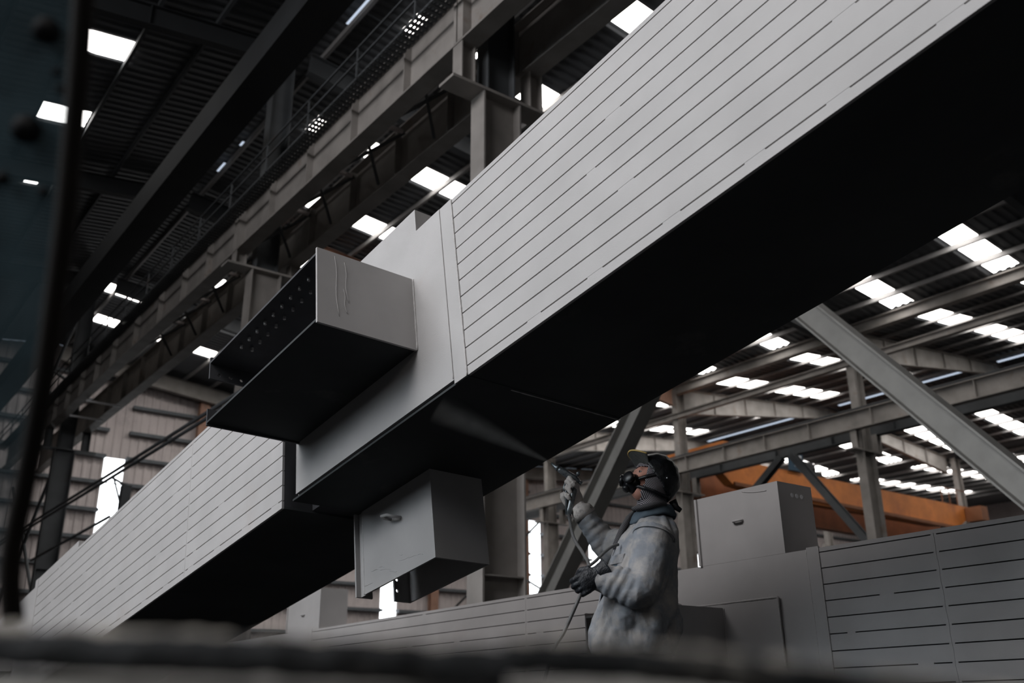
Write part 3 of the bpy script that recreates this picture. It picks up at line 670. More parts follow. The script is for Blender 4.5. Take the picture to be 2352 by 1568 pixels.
LSH, LEL, LWR = (-0.015, -0.19, 0.735), (0.065, -0.27, 0.455), (0.262, -0.215, 0.535)
RSH, REL, RWR = (0.03, 0.185, 0.735), (0.155, 0.30, 0.745), (0.285, 0.265, 0.925)
# head frame: tipped back
HT = math.radians(15)
HY = math.radians(16)                          # and turned a little toward the camera
FH = FV * math.cos(HY) - DV * math.sin(HY)
hf = FH * math.cos(HT) + np.array((0, 0, 1)) * math.sin(HT)
hu = -FH * math.sin(HT) + np.array((0, 0, 1)) * math.cos(HT)
hl = -(DV * math.cos(HY) + FV * math.sin(HY))                                       # the person's left, toward the camera
HC = Wp(-0.052, 0, 1.035)
def Hp(a, b, c): return HC + hf * a + hl * b + hu * c
# one continuous body under the clothes
q = MB()
rings(q, [(0.14, -0.07, 0.20, 0.15), (0.25, -0.075, 0.19, 0.155), (0.40, -0.085, 0.19, 0.145), (0.55, -0.10, 0.15, 0.15), (0.70, -0.11, 0.10, 0.17), (0.78, -0.10, 0.055, 0.15), (0.82, -0.09, 0.02, 0.08)], 24)
q.tube([Wp(-0.04, 0, 0.78), Wp(-0.045, 0, 0.88), HC - hu * 0.06], [0.062, 0.056, 0.056], 14)
q.ell(HC, (hf, hl, hu), (0.097, 0.076, 0.113))
q.ell(Hp(0.045, 0, -0.065), (hf, hl, hu), (0.058, 0.055, 0.055))             # jaw
q.tube([Hp(0.088, 0, 0.025), Hp(0.108, 0, -0.012), Hp(0.098, 0, -0.022)], [0.010, 0.015, 0.012], 8)   # nose
q.ell(Hp(0.097, 0, -0.052), (hf, hl, hu), (0.010, 0.024, 0.008), 12, 8)      # mouth
for s_ in (-1, 1):
    q.ell(Hp(0.086, s_ * 0.033, 0.033), (hf, hl, hu), (0.012, 0.020, 0.008), 10, 6)     # brow
    q.ell(Hp(-0.005, s_ * 0.078, -0.005), (hf, hl, hu), (0.018, 0.008, 0.030), 10, 8)   # ear
    q.ell(Hp(0.070, s_ * 0.045, -0.018), (hf, hl, hu), (0.022, 0.022, 0.022), 10, 8)    # cheek
for a, b, c in ((LSH, LEL, LWR), (RSH, REL, RWR)):
    q.tube([Wp(*a), Wp(*[(i + j) / 2 for i, j in zip(a, b)]), Wp(*b), Wp(*[(i + j) / 2 for i, j in zip(b, c)]), Wp(*c), Wp(*[j + (j - i) * 0.06 for i, j in zip(b, c)])], [0.058, 0.05, 0.043, 0.04, 0.03, 0.026], 12)
for s_, f1 in ((-1, 0.10), (1, 0.02)):
    q.tube([Wp(0.06, s_ * 0.085, 0.24), Wp((0.06 + f1) / 2 + 0.03, s_ * 0.095, 0.02), Wp(f1 + 0.03, s_ * 0.10, -0.16), Wp(f1, s_ * 0.105, -0.36), Wp(f1 - 0.02, s_ * 0.11, -0.535)], [0.088, 0.075, 0.056, 0.052, 0.042], 14)
    q.tube([Wp(f1 - 0.06, s_ * 0.11, -0.56), Wp(f1 + 0.04, s_ * 0.115, -0.563), Wp(f1 + 0.16, s_ * 0.12, -0.575)], [0.038, 0.036, 0.024], 10)
body = q.build('body', 'skin', per); remesh(body, 0.008, 5)
for s_ in (-1, 1):                               # eyes
    e = MB(); e.ell(Hp(0.080, s_ * 0.032, 0.016), (hf, hl, hu), (0.008, 0.0105, 0.0065), 12, 8); e.build('eye', 'sclera', per, True)
    e = MB(); e.ell(Hp(0.0868, s_ * 0.032, 0.016), (hf, hl, hu), (0.003, 0.006, 0.006), 10, 6); e.build('iris', 'black', per, True)
# trousers and boots
q = MB()
rings(q, [(0.33, -0.09, 0.20, 0.16), (0.22, -0.095, 0.205, 0.17), (0.12, -0.09, 0.20, 0.17), (0.08, -0.06, 0.18, 0.165)], 24)
for s_, f1 in ((-1, 0.10), (1, 0.02)):
    q.tube([Wp(0.06, s_ * 0.085, 0.24), Wp((0.06 + f1) / 2 + 0.03, s_ * 0.095, 0.02), Wp(f1 + 0.03, s_ * 0.10, -0.16), Wp(f1 + 0.005, s_ * 0.105, -0.36), Wp(f1 - 0.015, s_ * 0.11, -0.52)], [0.105, 0.092, 0.075, 0.072, 0.075], 18)
tr_ = q.build('trousers', 'trouser', per); remesh(tr_, 0.012, 3); cloud(tr_, 0.06, 0.02)
for s_, f1 in ((-1, 0.10), (1, 0.02)):
    q = MB(); q.tube([Wp(f1 - 0.085, s_ * 0.11, -0.555), Wp(f1 - 0.02, s_ * 0.11, -0.55), Wp(f1 + 0.07, s_ * 0.115, -0.557), Wp(f1 + 0.17, s_ * 0.12, -0.565), Wp(f1 + 0.20, s_ * 0.12, -0.572)], [(0.036, 0.044), (0.042, 0.049), (0.046, 0.042), (0.044, 0.034), (0.03, 0.027)], 16)
    q.tube([Wp(f1 - 0.02, s_ * 0.11, -0.56), Wp(f1 - 0.015, s_ * 0.11, -0.47)], 0.056, 14)
    b = q.build('boot', 'black', per, True)
# jacket: body and both sleeves in one cloth shell
def fold(z, th):
    v = lambda x: 1 - 2 * abs(math.sin(x)) ** 0.6      # soft ridges with sharp valleys
    low = min(1, max(0.15, (0.70 - z) * 3))
    return 0.010 * math.sin(2 * th + 9 * z) - 0.017 * v(2 * th - 7 * z + 0.6) * low - 0.014 * v(3 * th + 12 * z + 0.7) * low - 0.007 * v(5 * th + 3 * z)
q = MB()
rings(q, [(0.195, -0.085, 0.262, 0.185), (0.24, -0.098, 0.266, 0.195), (0.30, -0.115, 0.258, 0.20), (0.36, -0.122, 0.246, 0.20), (0.42, -0.128, 0.236, 0.195), (0.48, -0.132, 0.224, 0.195), (0.54, -0.137, 0.205, 0.20), (0.60, -0.142, 0.182, 0.205), (0.66, -0.145, 0.16, 0.213), (0.715, -0.146, 0.135, 0.215), (0.76, -0.142, 0.105, 0.20), (0.80, -0.134, 0.072, 0.155), (0.835, -0.120, 0.045, 0.108), (0.855, -0.11, 0.035, 0.085)], 64, fold)
def sleeve(mb, a, b, c, ra, rb, rc, ph):
    a, b, c = (np.array(x, float) for x in (a, b, c)); P = []; R = []
    for t in np.linspace(0, 1, 11): P.append(a + (b - a) * t); R.append(ra + (rb - ra) * t)
    for t in np.linspace(0.10, 1, 16): P.append(b + (c - b) * t); R.append(rb + (rc - rb) * t)
    P = [Wp(*p) for p in P]
    # round the elbow
    P2 = [P[0]] + [(P[i - 1] + P[i] * 2 + P[i + 1]) / 4 for i in range(1, len(P) - 1)] + [P[-1]]
    mb.tube(P2, R, 28, fn=lambda t, th: 1 + (0.03 + 0.085 * max(0, 1 - abs(t - 0.66) * 2.6)) * (2 * abs(math.sin(25 * t + 1.3 * math.sin(th + ph) + ph)) ** 0.6 - 1) + 0.05 * math.sin(2 * th + 8 * t + ph))
sleeve(q, (-0.02, -0.17, 0.75), LEL, LWR, 0.092, 0.083, 0.060, 0.4)
sleeve(q, (0.0, 0.15, 0.75), REL, RWR, 0.092, 0.076, 0.056, 1.9)
jk = q.build('jacket', 'denim', per); remesh(jk, 0.006, 1)
cloud(jk, 0.10, 0.016, 1); cloud(jk, 0.035, 0.005, 1)
# front flap seam, pocket, hem
def onchest(z, d, out=0.004):
    R = [(0.195, 0.262), (0.30, 0.258), (0.42, 0.236), (0.54, 0.205), (0.66, 0.16), (0.715, 0.135), (0.76, 0.105), (0.80, 0.072)]
    for (z0, f0), (z1, f1) in zip(R[:-1], R[1:]):
        if z0 <= z <= z1: f = f0 + (f1 - f0) * (z - z0) / (z1 - z0); break
    return Wp(f * (1 - 0.55 * (abs(d) / 0.2) ** 2.4) + out, d, z)
def patch(name, z0, z1, d0, d1, m, th=0.006):
    vs = []; nz_, nd_ = 8, 6
    for o_ in (0.009, 0.009 + th):
        for i in range(nz_ + 1):
            for j in range(nd_ + 1):
                vs.append(onchest(z0 + (z1 - z0) * i / nz_, d0 + (d1 - d0) * j / nd_, o_))
    N = (nz_ + 1) * (nd_ + 1); fs = []
    id_ = lambda o_, i, j: o_ * N + i * (nd_ + 1) + j
    for i in range(nz_):
        for j in range(nd_):
            fs += [(id_(1, i, j), id_(1, i, j + 1), id_(1, i + 1, j + 1), id_(1, i + 1, j)), (id_(0, i, j), id_(0, i + 1, j), id_(0, i + 1, j + 1), id_(0, i, j + 1))]
    for i in range(nz_): fs += [(id_(0, i, 0), id_(1, i, 0), id_(1, i + 1, 0), id_(0, i + 1, 0)), (id_(0, i, nd_), id_(0, i + 1, nd_), id_(1, i + 1, nd_), id_(1, i, nd_))]
    for j in range(nd_): fs += [(id_(0, 0, j), id_(0, 0, j + 1), id_(1, 0, j + 1), id_(1, 0, j)), (id_(0, nz_, j), id_(1, nz_, j), id_(1, nz_, j + 1), id_(0, nz_, j + 1))]
    return MB().add(vs, fs).build(name, m, jk, True)
patch('front_placket', 0.21, 0.775, -0.03, 0.03, 'denim', 0.004)
patch('chest_pocket', 0.50, 0.63, -0.155, -0.06, 'collar', 0.004); patch('pocket_flap', 0.605, 0.65, -0.16, -0.055, 'denim', 0.010)
a_ = np.array(LEL) - np.array((-0.02, -0.17, 0.75)); a_ = FV * a_[0] + DV * a_[1] + np.array((0, 0, a_[2])); a_ /= np.linalg.norm(a_)
e1 = np.cross(a_, DV); e1 /= np.linalg.norm(e1); e2 = np.cross(a_, e1); c0 = Wp(-0.018, -0.175, 0.725)
MB().tube([c0 + e1 * 0.100 * math.cos(t) + e2 * 0.100 * math.sin(t) for t in np.linspace(0, 2 * math.pi, 50)], 0.0032, 8).build('armhole_seam', 'denim', jk, True)
# collar: a standing band with a fold
q = MB(); n = 40; vs = []; 
prof_ = [(0.845, 0.006, 0.0), (0.885, 0.010, 0.0), (0.905, 0.014, 0.0), (0.908, 0.024, 0.0), (0.885, 0.036, 0.0), (0.855, 0.048, 0.0), (0.845, 0.044, 0.0), (0.850, 0.026, 0.0)]
for z, off, _ in prof_:
    for k in range(n):
        th = math.radians(22) + (2 * math.pi - math.radians(44)) * k / (n - 1)
        c, s_ = math.cos(th), math.sin(th); drop = -0.045 * max(0, c)
        vs.append(Wp(-0.038 + (0.078 + off) * c, (0.070 + off) * s_, z + drop - 0.004 * math.sin(7 * th)))
m_ = len(prof_)
q.add(vs, [(i * n + k, i * n + k + 1, ((i + 1) % m_) * n + k + 1, ((i + 1) % m_) * n + k) for i in range(m_) for k in range(n - 1)] + [tuple(i * n for i in range(m_)), tuple(i * n + n - 1 for i in range(m_))[::-1]])
q.build('collar', 'collar', jk, True)
# scarf round the neck and cheeks, its end hanging on the chest
q = MB()
q.tube([Wp(-0.04, 0, 0.86), Wp(-0.043, 0, 0.90), Wp(-0.047, 0, 0.94), HC - hu * 0.075 - hf * 0.008], [(0.080, 0.086), (0.071, 0.078), (0.069, 0.076), (0.072, 0.078)], 30, fn=lambda t, th: 1 + 0.035 * math.sin(22 * t + 2 * th) + 0.02 * math.sin(5 * th))
q.build('neck_scarf', 'scarf', per, True)
def shell(name, c, rad, keep, m, th=0.005, nu=64, nv=44, parent=per, bump=None):
    """part of an ellipsoid in head axes kept where keep(a,b,c) holds, given thickness"""
    vs = []; idx = {}; fs = []
    P = []
    for j in range(nv + 1):
        ph = math.pi * j / nv
        for k in range(nu):
            t = 2 * math.pi * k / nu
            a, b, cc = math.sin(ph) * math.cos(t), math.sin(ph) * math.sin(t), math.cos(ph)
            w_ = 1 + (bump(a, b, cc) if bump else 0)
            P.append((c[0] + rad[0] * a * w_, c[1] + rad[1] * b * w_, c[2] + rad[2] * cc * w_))
    for j in range(nv):
        for k in range(nu):
            f = (j * nu + k, (j + 1) * nu + k, (j + 1) * nu + (k + 1) % nu, j * nu + (k + 1) % nu)
            ctr = [sum(P[i][x] for i in f) / 4 for x in range(3)]
            if keep(*ctr): fs.append(f)
    o = MB().add([Hp(*p) for p in P], fs).build(name, m, parent, True)
    bm = bmesh.new(); bm.from_mesh(o.data); bmesh.ops.delete(bm, geom=[v for v in bm.verts if not v.link_faces], context='VERTS')
    bmesh.ops.remove_doubles(bm, verts=bm.verts, dist=1e-5); bm.to_mesh(o.data); bm.free()
    so = o.modifiers.new('thick', 'SOLIDIFY'); so.thickness = th; so.offset = 1
    return o
shell('head_scarf', (-0.006, 0, -0.008), (0.106, 0.088, 0.124), lambda a, b, c: (a < 0.058 + 0.10 * max(0, -c - 0.02) - 0.25 * max(0, -c - 0.085) or c > 0.045) and c > -0.115, 'scarf', 0.006, bump=lambda a, b, c: 0.012 * math.sin(14 * c + 6 * a))
cp = shell('cap', (-0.016, 0, 0.014), (0.122, 0.102, 0.128), lambda a, b, c: c > 0.012 + (0.83 if a < 0.035 else 1.46) * (a - 0.035) and c > -0.10, 'cap', 0.006, bump=lambda a, b, c: 0.018 * math.sin(9 * c + 5 * a) * math.sin(6 * b) + 0.012 * math.sin(17 * a + 11 * c))
# brim tipped up, yellow piping along its rim
def brimpt(t, r): # t across -1..1, r 0..1 outward
    th = t * 1.35
    x = 0.076 + r * 0.072 * math.cos(th) ** 0.7; y = (0.078 + 0.004 * r) * math.sin(th)
    return Hp(x + 0.0 - 0.02 * (1 - math.cos(th)), y, 0.062 + 0.050 * r - 0.012 * abs(math.sin(th)) ** 2)
q = MB(); vs = []; na, nr = 24, 8
for o_ in (0, 0.005):
    for j in range(nr + 1):
        for k in range(na + 1):
            vs.append(brimpt(-1 + 2 * k / na, j / nr) + hu * o_)
N = (nr + 1) * (na + 1); fs = []; I = lambda o_, j, k: o_ * N + j * (na + 1) + k
for j in range(nr):
    for k in range(na): fs += [(I(0, j, k), I(0, j, k + 1), I(0, j + 1, k + 1), I(0, j + 1, k)), (I(1, j, k), I(1, j + 1, k), I(1, j + 1, k + 1), I(1, j, k + 1))]
for k in range(na): fs.append((I(0, nr, k), I(0, nr, k + 1), I(1, nr, k + 1), I(1, nr, k)))
for j in range(nr): fs += [(I(0, j, 0), I(0, j + 1, 0), I(1, j + 1, 0), I(1, j, 0)), (I(0, j, na), I(1, j, na), I(1, j + 1, na), I(0, j + 1, na))]
br = q.add(vs, fs).build('brim', 'brim', cp, True)
MB().tube([brimpt(-1 + 2 * k / 40, 1.0) + hu * 0.002 for k in range(41)], 0.0045, 8).build('piping', 'yellow', cp, True)
q = MB(); q.tube([Hp(-0.115, 0.03, -0.075), Hp(-0.140, 0.035, -0.105), Hp(-0.165, 0.04, -0.115)], [(0.012, 0.022), (0.011, 0.016), (0.014, 0.012)], 10); q.build('cap_tie', 'cap', cp, True)
MB().ell(Hp(-0.03, 0.1165, 0.0), (hf, hl, hu), (0.004, 0.002, 0.004), 10, 6).build('cap_stud', 'white', cp, True)
# respirator
q = MB()
q.tube([Hp(0.075, 0, -0.046), Hp(0.105, 0, -0.046), Hp(0.130, 0, -0.044), Hp(0.140, 0, -0.044)], [(0.045, 0.056), (0.041, 0.049), (0.031, 0.038), (0.024, 0.030)], 24)
mk = q.build('respirator', 'mask', per, True)
for s_ in (-1, 1):
    q = MB(); ax = hf * 0.85 + hl * s_ * 0.5; c = Hp(0.116, s_ * 0.026, -0.036)
    q.tube([c, c + ax * 0.016, c + ax * 0.018, c + ax * 0.036, c + ax * 0.038, c + ax * 0.042], [0.020, 0.021, 0.030, 0.031, 0.029, 0.024], 24); q.build('filter', 'mask', mk, True)
q = MB(); q.tube([Hp(0.122, 0, -0.072), Hp(0.132, 0, -0.094)], [0.022, 0.018], 16); q.build('valve', 'mask', mk, True)
for s_ in (-1, 1):
    for z0, pts in ((0, [(0.098, 0.046, -0.034), (0.06, 0.083, -0.012), (0.02, 0.096, 0.008), (-0.03, 0.103, 0.03), (-0.09, 0.085, 0.035)]), (1, [(0.095, 0.045, -0.066), (0.055, 0.079, -0.076), (0.015, 0.092, -0.080), (-0.03, 0.092, -0.086), (-0.08, 0.075, -0.080)])):
        P = [Hp(a, s_ * b, c) for a, b, c in pts]
        PP = [];
        for i in range(len(P) - 1):
            for t in (0, 0.25, 0.5, 0.75): PP.append(P[i] * (1 - t) + P[i + 1] * t)
        PP.append(P[-1])
        MB().tube(PP, (0.003), 8, ratio=3.0).build('strap', 'mask', mk, True)
# loose scarf end on the chest
q = MB(); cs = [Wp(0.045, -0.01, 0.875), Wp(0.075, -0.01, 0.845), Wp(0.105, -0.015, 0.80), Wp(0.13, -0.02, 0.755), Wp(0.15, -0.02, 0.715), Wp(0.155, -0.02, 0.69)]
q.tube(cs, [(0.034, 0.014), (0.036, 0.016), (0.034, 0.016), (0.030, 0.015), (0.027, 0.014), (0.020, 0.010)], 18, fn=lambda t, th: 1 + 0.10 * math.sin(5 * th + 4 * t)); q.build('scarf_end', 'scarf2', per, True)
q = MB(); q.tube([Wp(0.05, -0.045, 0.885), Wp(0.035, -0.085, 0.88), Wp(-0.005, -0.105, 0.885), Wp(-0.05, -0.105, 0.895), Wp(-0.10, -0.085, 0.90)], [(0.018, 0.012), (0.026, 0.014), (0.026, 0.015), (0.020, 0.014), (0.012, 0.01)], 14, fn=lambda t, th: 1 + 0.08 * math.sin(4 * th + 9 * t)); q.build('scarf_fold', 'scarf2', per, True)

# hands in gloves
def hand(name, m, wrist, palm_dir, across, back, grip_r, parent, thumb_side=1, curl=(1, 1, 1, 1), cuff=None, L=1.0, S=1.0):
    """palm_dir wrist->knuckles, across index->little, back = back of the hand; fingers curl round a bar of radius grip_r"""
    pd, ac, bk = (np.array(v, float) / np.linalg.norm(v) for v in (palm_dir, across, back))
    w = np.array(wrist, float); q = MB()
    q.tube([w - pd * 0.02, w + pd * 0.015, w + pd * 0.045, w + pd * 0.075, w + pd * 0.090], [(0.030, 0.024), (0.036, 0.024), (0.043, 0.023), (0.044, 0.020), (0.036, 0.014)], 18, up=tuple(bk))
    for k in range(4):
        off = (-0.0315 + 0.021 * k); ln = (0.92, 1.0, 0.95, 0.78)[k] * L
        kn = w + pd * (0.086 - 0.004 * abs(k - 1)) + ac * off + bk * 0.004
        P = [kn - pd * 0.02, kn]; a = 0.0; p = kn; c_ = curl[k]
        for seg, bend in ((0.036 * ln, 62 * c_), (0.027 * ln, 68 * c_), (0.022 * ln, 45 * c_)):
            for hlf in (0, 1):
                a += math.radians(bend) / 2
                p = p + (pd * math.cos(a) - bk * math.sin(a)) * seg / 2; P.append(p)
        q.tube(P, [0.0105, 0.0118, 0.0112, 0.0106, 0.0108, 0.0098, 0.0092, 0.0078], 10)
    tb = w + pd * 0.028 - ac * 0.036 * thumb_side - bk * 0.006
    q.tube([tb + ac * 0.014 * thumb_side, tb, tb + pd * 0.026 - ac * 0.012 * thumb_side - bk * 0.018, tb + pd * 0.045 + ac * 0.0 - bk * 0.040, tb + pd * 0.050 + ac * 0.016 * thumb_side - bk * 0.052], [0.016, 0.0155, 0.0135, 0.012, 0.0095], 12)
    if cuff is not None:
        q.tube([w + pd * 0.01, w - pd * 0.03, w - pd * cuff], [0.034, 0.040, 0.050], 20, fn=lambda t, th: 1 + 0.04 * math.sin(4 * th + 6 * t))
    q.v = [tuple(w + (np.array(p) - w) * S) for p in q.v]
    o = q.build(name, m, parent); remesh(o, 0.0038, 2); cloud(o, 0.02, 0.004)
    return o
# right hand closed on the gun handle: handle runs from low-left to high-right in the picture
rw = Wp(*RWR); gh0 = px(1309, 1168, 0.255); gh1 = px(1322, 1112, 0.255)   # handle foot and head
hax = (gh1 - gh0) / np.linalg.norm(gh1 - gh0)
pdir = (gh0 * 0.4 + gh1 * 0.6) - rw; 
bk_ = np.cross(hax, pdir); bk_ /= np.linalg.norm(bk_)
if bk_ @ DV < 0: bk_ = -bk_
wristR = (gh0 + gh1) / 2 - pdir / np.linalg.norm(pdir) * 0.075 + bk_ * 0.030
hand('glove', 'glove_w', wristR, pdir, -hax, bk_, 0.016, per, 1, (1.0, 1.0, 1.0, 1.0), None, 1.0, 1.34)
wd_ = (wristR - rw) / np.linalg.norm(wristR - rw); el_ = Wp(*REL); fd_ = (rw - el_) / np.linalg.norm(rw - el_)
q = MB(); q.tube([rw - fd_ * 0.022, rw + fd_ * 0.004, rw * 0.45 + wristR * 0.55, wristR + (gh0 + gh1 - 2 * wristR) * 0.08], [(0.066, 0.064), (0.061, 0.059), (0.053, 0.050), (0.050, 0.044)], 26, fn=lambda t, th: 1 + 0.05 * math.sin(3 * th + 7 * t) + 0.025 * math.sin(24 * t + th))
cf_ = q.build('glove_cuff', 'glove_w', per, True)
# left hand closed on the hose
hz = px(1338, 1345, -0.215); lw = Wp(0.272, -0.215, 0.537)
hoax = px(1322, 1390, -0.215) - px(1350, 1290, -0.215); hoax /= np.linalg.norm(hoax)
hand('glove', 'glove_b', Wp(0.252, -0.24, 0.548), FV * 0.85 - np.array((0, 0, 0.5)), -np.array((0, 0, 1.0)) * 0.85 - FV * 0.5, -DV * 1.0 - FV * 0.1, 0.01, per, 1, (1.0, 1.0, 1.0, 1.0), 0.035, 1.0, 1.22)
q = MB(); q.tube([Wp(0.245, -0.22, 0.53), Wp(0.262, -0.225, 0.536)], [0.057, 0.050], 20); q.build('glove_cuff', 'glove_b', per, True)

# spray gun
g0 = px(1320, 1100, 0.255); g1 = px(1283, 1076, 0.255); gt = px(1266, 1063, 0.255)
ga = (g1 - g0) / np.linalg.norm(g1 - g0); gu = np.cross(DV, ga); gu /= np.linalg.norm(gu)
if gu[2] < 0: gu = -gu
gun = thing('spray_gun', 'paint spray gun held up in the white glove', 'spray gun', gh0)
q = MB(); q.tube([g0 - ga * 0.025, g0, g0 + ga * 0.03, g1 - ga * 0.012, g1], [0.014, 0.022, 0.021, 0.018, 0.015], 16); q.build('barrel', 'gun', gun, True)
q = MB(); q.tube([g1, g1 + ga * 0.012, g1 + ga * 0.018, gt], [0.016, 0.017, 0.011, 0.006], 16); q.build('nozzle_cap', 'gun', gun, True)
q = MB(); q.tube([gh0 - hax * 0.035, gh0, (gh0 + gh1) / 2, gh1, g0], [(0.011, 0.015), (0.012, 0.016), (0.011, 0.015), (0.012, 0.016), 0.014], 14); q.build('handle', 'gun', gun, True)
q = MB(); tp = g0 + ga * 0.03 - gu * 0.012; q.tube([tp, tp - gu * 0.03 + ga * 0.004, tp - gu * 0.058 - ga * 0.006, tp - gu * 0.075 - ga * 0.016], [0.0045] * 4, 8); q.build('trigger', 'gun', gun, True)
q = MB(); q.tube([g0 + gu * 0.012, g0 + gu * 0.03, g0 + gu * 0.032, g0 + gu * 0.044], [0.008, 0.008, 0.012, 0.011], 12); q.tube([g0 - ga * 0.02, g0 - ga * 0.045], [0.009, 0.012], 12); q.build('adjuster_knob', 'gun', gun, True)
q = MB(); q.tube([g0 + ga * 0.035 - gu * 0.01, g0 + ga * 0.025 - gu * 0.04, g0 - gu * 0.07 + ga * 0.01, gh0 - hax * 0.03 + FV * 0.012], [0.006] * 4, 8); q.build('fluid_tube', 'gun', gun, True)
# hose: gun -> left fist -> down to the floor, and the loop behind
def smooth_path(P, n=8):
    P = [np.array(p) for p in P]; out = []
    for i in range(len(P) - 1):
        p0, p1, p2, p3 = P[max(i - 1, 0)], P[i], P[i + 1], P[min(i + 2, len(P) - 1)]
        for t in np.linspace(0, 1, n, endpoint=False):
            out.append(0.5 * ((2 * p1) + (-p0 + p2) * t + (2 * p0 - 5 * p1 + 4 * p2 - p3) * t * t + (-p0 + 3 * p1 - 3 * p2 + p3) * t ** 3))
    out.append(P[-1]); return out
hp = [gh0 - hax * 0.03, px(1309, 1195, 0.20), px(1318, 1235, 0.06), px(1340, 1272, -0.10), px(1352, 1296, -0.20), px(1347, 1325, -0.225), px(1336, 1358, -0.225), px(1322, 1392, -0.225), px(1296, 1450, -0.23), px(1262, 1520, -0.24)]
e_ = hp[-1].copy(); hp += [np.array((e_[0] - 0.10, e_[1] + 0.07, -0.30)), np.array((e_[0] - 0.05, e_[1] + 0.15, -0.588)), np.array((e_[0] + 0.6, e_[1] + 0.6, -0.588))]
tag(MB().tube(smooth_path(hp), 0.0085, 10).build('paint_hose', 'hose', None, True), 'thin grey paint hose running from the spray gun through the black glove', 'hose')
lp = [px(1352, 1300, -0.215), px(1368, 1288, -0.19), px(1388, 1268, -0.15), px(1404, 1256, -0.13), px(1420, 1250, -0.10)]
tag(MB().tube(smooth_path(lp), 0.0075, 10).build('air_hose', 'hose', None, True), 'short pale hose loop arching from the black glove to the jacket front', 'hose')
MISTK = 5.0
# paint mist leaving the nozzle
mist = bpy.data.materials.new('paint_mist'); mist.use_nodes = True; n = mist.node_tree.nodes; n.clear()
vo = n.new('ShaderNodeVolumePrincipled'); out = n.new('ShaderNodeOutputMaterial'); mist.node_tree.links.new(vo.outputs[0], out.inputs['Volume'])
vo.inputs['Color'].default_value = (0.93, 0.90, 0.87, 1); 
rr = ray(985, 922); nU = np.array(UV); hit = rr * (((TB(0, 0, -0.012)) @ nU) / (rr @ nU))
dv = hit - gt; ax_ = dv / np.linalg.norm(dv); Lc = float(np.linalg.norm(dv)); RK = 0.105 / Lc
L_ = mist.node_tree.links
def vm(op, a, b):
    k = n.new('ShaderNodeVectorMath'); k.operation = op
    for i_, q_ in enumerate((a, b)):
        if q_ is None: continue
        if isinstance(q_, tuple): k.inputs[i_].default_value = q_
        else: L_.new(q_, k.inputs[i_])
    return k
def mm(op, a, b, clamp=False):
    k = n.new('ShaderNodeMath'); k.operation = op; k.use_clamp = clamp
    for i_, q_ in enumerate((a, b)):
        if isinstance(q_, (int, float)): k.inputs[i_].default_value = q_
        else: L_.new(q_, k.inputs[i_])
    return k.outputs[0]
geo_ = n.new('ShaderNodeNewGeometry')
rel = vm('SUBTRACT', geo_.outputs['Position'], (gt[0], gt[1], gt[2] + CZ)).outputs[0]
t_ = vm('DOT_PRODUCT', rel, tuple(ax_)).outputs['Value']
r_ = mm('SQRT', mm('MAXIMUM', mm('SUBTRACT', vm('DOT_PRODUCT', rel, rel).outputs['Value'], mm('MULTIPLY', t_, t_)), 0.0), 0.0)
fall = mm('SUBTRACT', 1.0, mm('DIVIDE', r_, mm('ADD', mm('MULTIPLY', t_, RK), 0.006)), True)
nzm = n.new('ShaderNodeTexNoise'); nzm.inputs['Scale'].default_value = 14; L_.new(geo_.outputs['Position'], nzm.inputs['Vector'])
dens = mm('MULTIPLY', mm('MULTIPLY', fall, mm('ADD', nzm.outputs['Fac'], 0.35)), mm('MULTIPLY', mm('DIVIDE', 0.9, mm('ADD', t_, 0.08)), mm('SUBTRACT', 1.15, mm('DIVIDE', t_, Lc * 0.93), True)))
L_.new(mm('MULTIPLY', dens, MISTK), vo.inputs['Density'])
vo.inputs['Anisotropy'].default_value = 0.2

q = MB(); q.tube([gt + dv * 0.005, gt + dv * 0.3, gt + dv * 0.65, gt + dv * 0.93], [0.008, 0.040, 0.076, 0.104], 24)
mo = q.build('paint_mist', mist); tag(mo, 'faint cone of paint mist from the spray gun to the girder underside', 'mist', kind='stuff')

# ------------------------------------------------------------------ blurred things close to the camera
def at(x, y, d): return ray(x, y) * d
st = thing('work_stand', 'blurred rough dark stand along the bottom edge of the picture', 'stand', (0.3, 0.43, FZ))
def rough(P, r, n=60, k=14, amp=0.25, seed=0):
    P = smooth_path(P, n // max(1, len(P) - 1)); 
    return MB().tube(P, [r] * len(P), k, fn=lambda t, th: 1 + amp * noise.noise(Vector((t * 22 + seed, math.cos(th) * 1.1, math.sin(th) * 1.1))))
rough([at(-160, 1488, 0.56), at(300, 1499, 0.52), at(750, 1518, 0.50), at(1165, 1540, 0.49)], 0.0105, seed=3).build('top_rail', 'front', st, True)
rough([at(1155, 1512, 0.46), at(1400, 1522, 0.455), at(1700, 1552, 0.455), at(2050, 1596, 0.46), at(2500, 1650, 0.47)], 0.0085, seed=9).build('top_rail', 'front', st, True)
q = MB(); a, b = at(-200, 1540, 0.56), at(1700, 1568, 0.50)
a2, b2 = at(-200, 1660, 0.46), at(1700, 1690, 0.42)
q.poly([a, b, b2, a2], np.array((0.0, 0.0, -0.012))); q.build('board', 'frontg', st)
for r0, P in ((0.0042, [(-160, 1452, 0.565), (300, 1463, 0.525), (750, 1484, 0.505), (1150, 1508, 0.495)]), (0.0036, [(1170, 1482, 0.465), (1400, 1490, 0.46), (1700, 1519, 0.46), (2050, 1564, 0.465), (2500, 1620, 0.475)])):
    rough([at(*p) for p in P], r0, 90, 8, 1.1, 17).build('lit_rim_strip', 'lit_rim', st, True)  # pale rough strip added as the lit upper edge of each rail
for p in (a, b): 
    MB().bar((p[0] + 0.02, p[1] + 0.03, FZ), (p[0] + 0.02, p[1] + 0.03, p[2] - 0.013), 0.05, 0.05, (0, 1, 0)).build('leg', 'front', st)
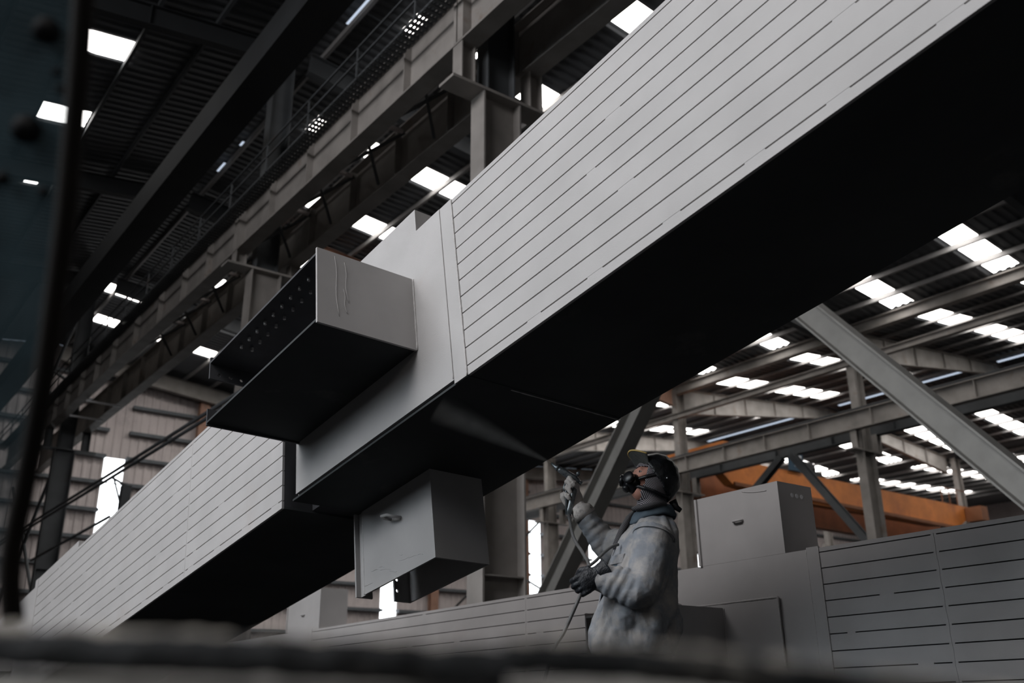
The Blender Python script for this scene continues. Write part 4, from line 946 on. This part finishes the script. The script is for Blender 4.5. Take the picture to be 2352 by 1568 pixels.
hs = [at(196, -60, 1.0), at(188, 60, 1.0), at(178, 200, 1.0), at(166, 330, 1.0), at(150, 500, 1.0), at(124, 700, 1.0), at(96, 900, 1.0), at(60, 1100, 1.0), at(30, 1250, 1.0), at(24, 1340, 1.0), at(30, 1425, 1.0)]
M['rusty'] = mat('rust_brown_rubber', (0.012, 0.009, 0.007), 0.9, var=0.4, scale=8)
tag(MB().tube(smooth_path(hs), 0.0115, 14).build('hanging_cable', 'rusty', None, True), 'blurred dark cable hanging down the left edge close to the camera', 'cable')
gl = bpy.data.materials.new('dusty_clear_sheet'); gl.use_nodes = True; nt = gl.node_tree; n = nt.nodes; n.clear()
df = n.new('ShaderNodeBsdfDiffuse'); df.inputs[0].default_value = (0.18, 0.27, 0.31, 1); tr = n.new('ShaderNodeBsdfTransparent'); tr.inputs[0].default_value = (0.95, 0.97, 0.98, 1)
mx = n.new('ShaderNodeMixShader'); out = n.new('ShaderNodeOutputMaterial'); nz = n.new('ShaderNodeTexNoise'); nz.inputs['Scale'].default_value = 7; nz.inputs['Detail'].default_value = 3
tc = n.new('ShaderNodeTexCoord'); mr = n.new('ShaderNodeMapRange'); mr.inputs[1].default_value = 0.35; mr.inputs[2].default_value = 0.7; mr.inputs[3].default_value = 0.10; mr.inputs[4].default_value = 0.44
L = nt.links; L.new(tc.outputs['Object'], nz.inputs['Vector']); L.new(nz.outputs['Fac'], mr.inputs[0]); L.new(mr.outputs[0], mx.inputs[0]); L.new(tr.outputs[0], mx.inputs[1]); L.new(df.outputs[0], mx.inputs[2]); L.new(mx.outputs[0], out.inputs[0])
dsh = 1.06
q = MB(); c_ = [at(-260, -200, dsh), at(188, -200, dsh), at(168, 300, dsh), at(122, 700, dsh), at(60, 1090, dsh), at(26, 1330, dsh), at(-260, 1380, dsh)]
q.poly(c_, np.array((0.0015, 0.002, 0))); sh = q.build('clear_sheet', gl); tag(sh, 'blurred dusty see-through sheet hanging at the left edge', 'sheet')
for k, (x, y, r) in enumerate(((106, 70, 0.015), (60, 297, 0.016), (130, 166, 0.005), (139, 206, 0.005), (100, 441, 0.006), (5, 410, 0.008))):
    p = at(x, y, dsh - 0.004); nr = -ray(x, y) / np.linalg.norm(ray(x, y))
    MB().tube([p, p + nr * 0.004], r, 20).build('rubber_grommet', 'black', sh, True)
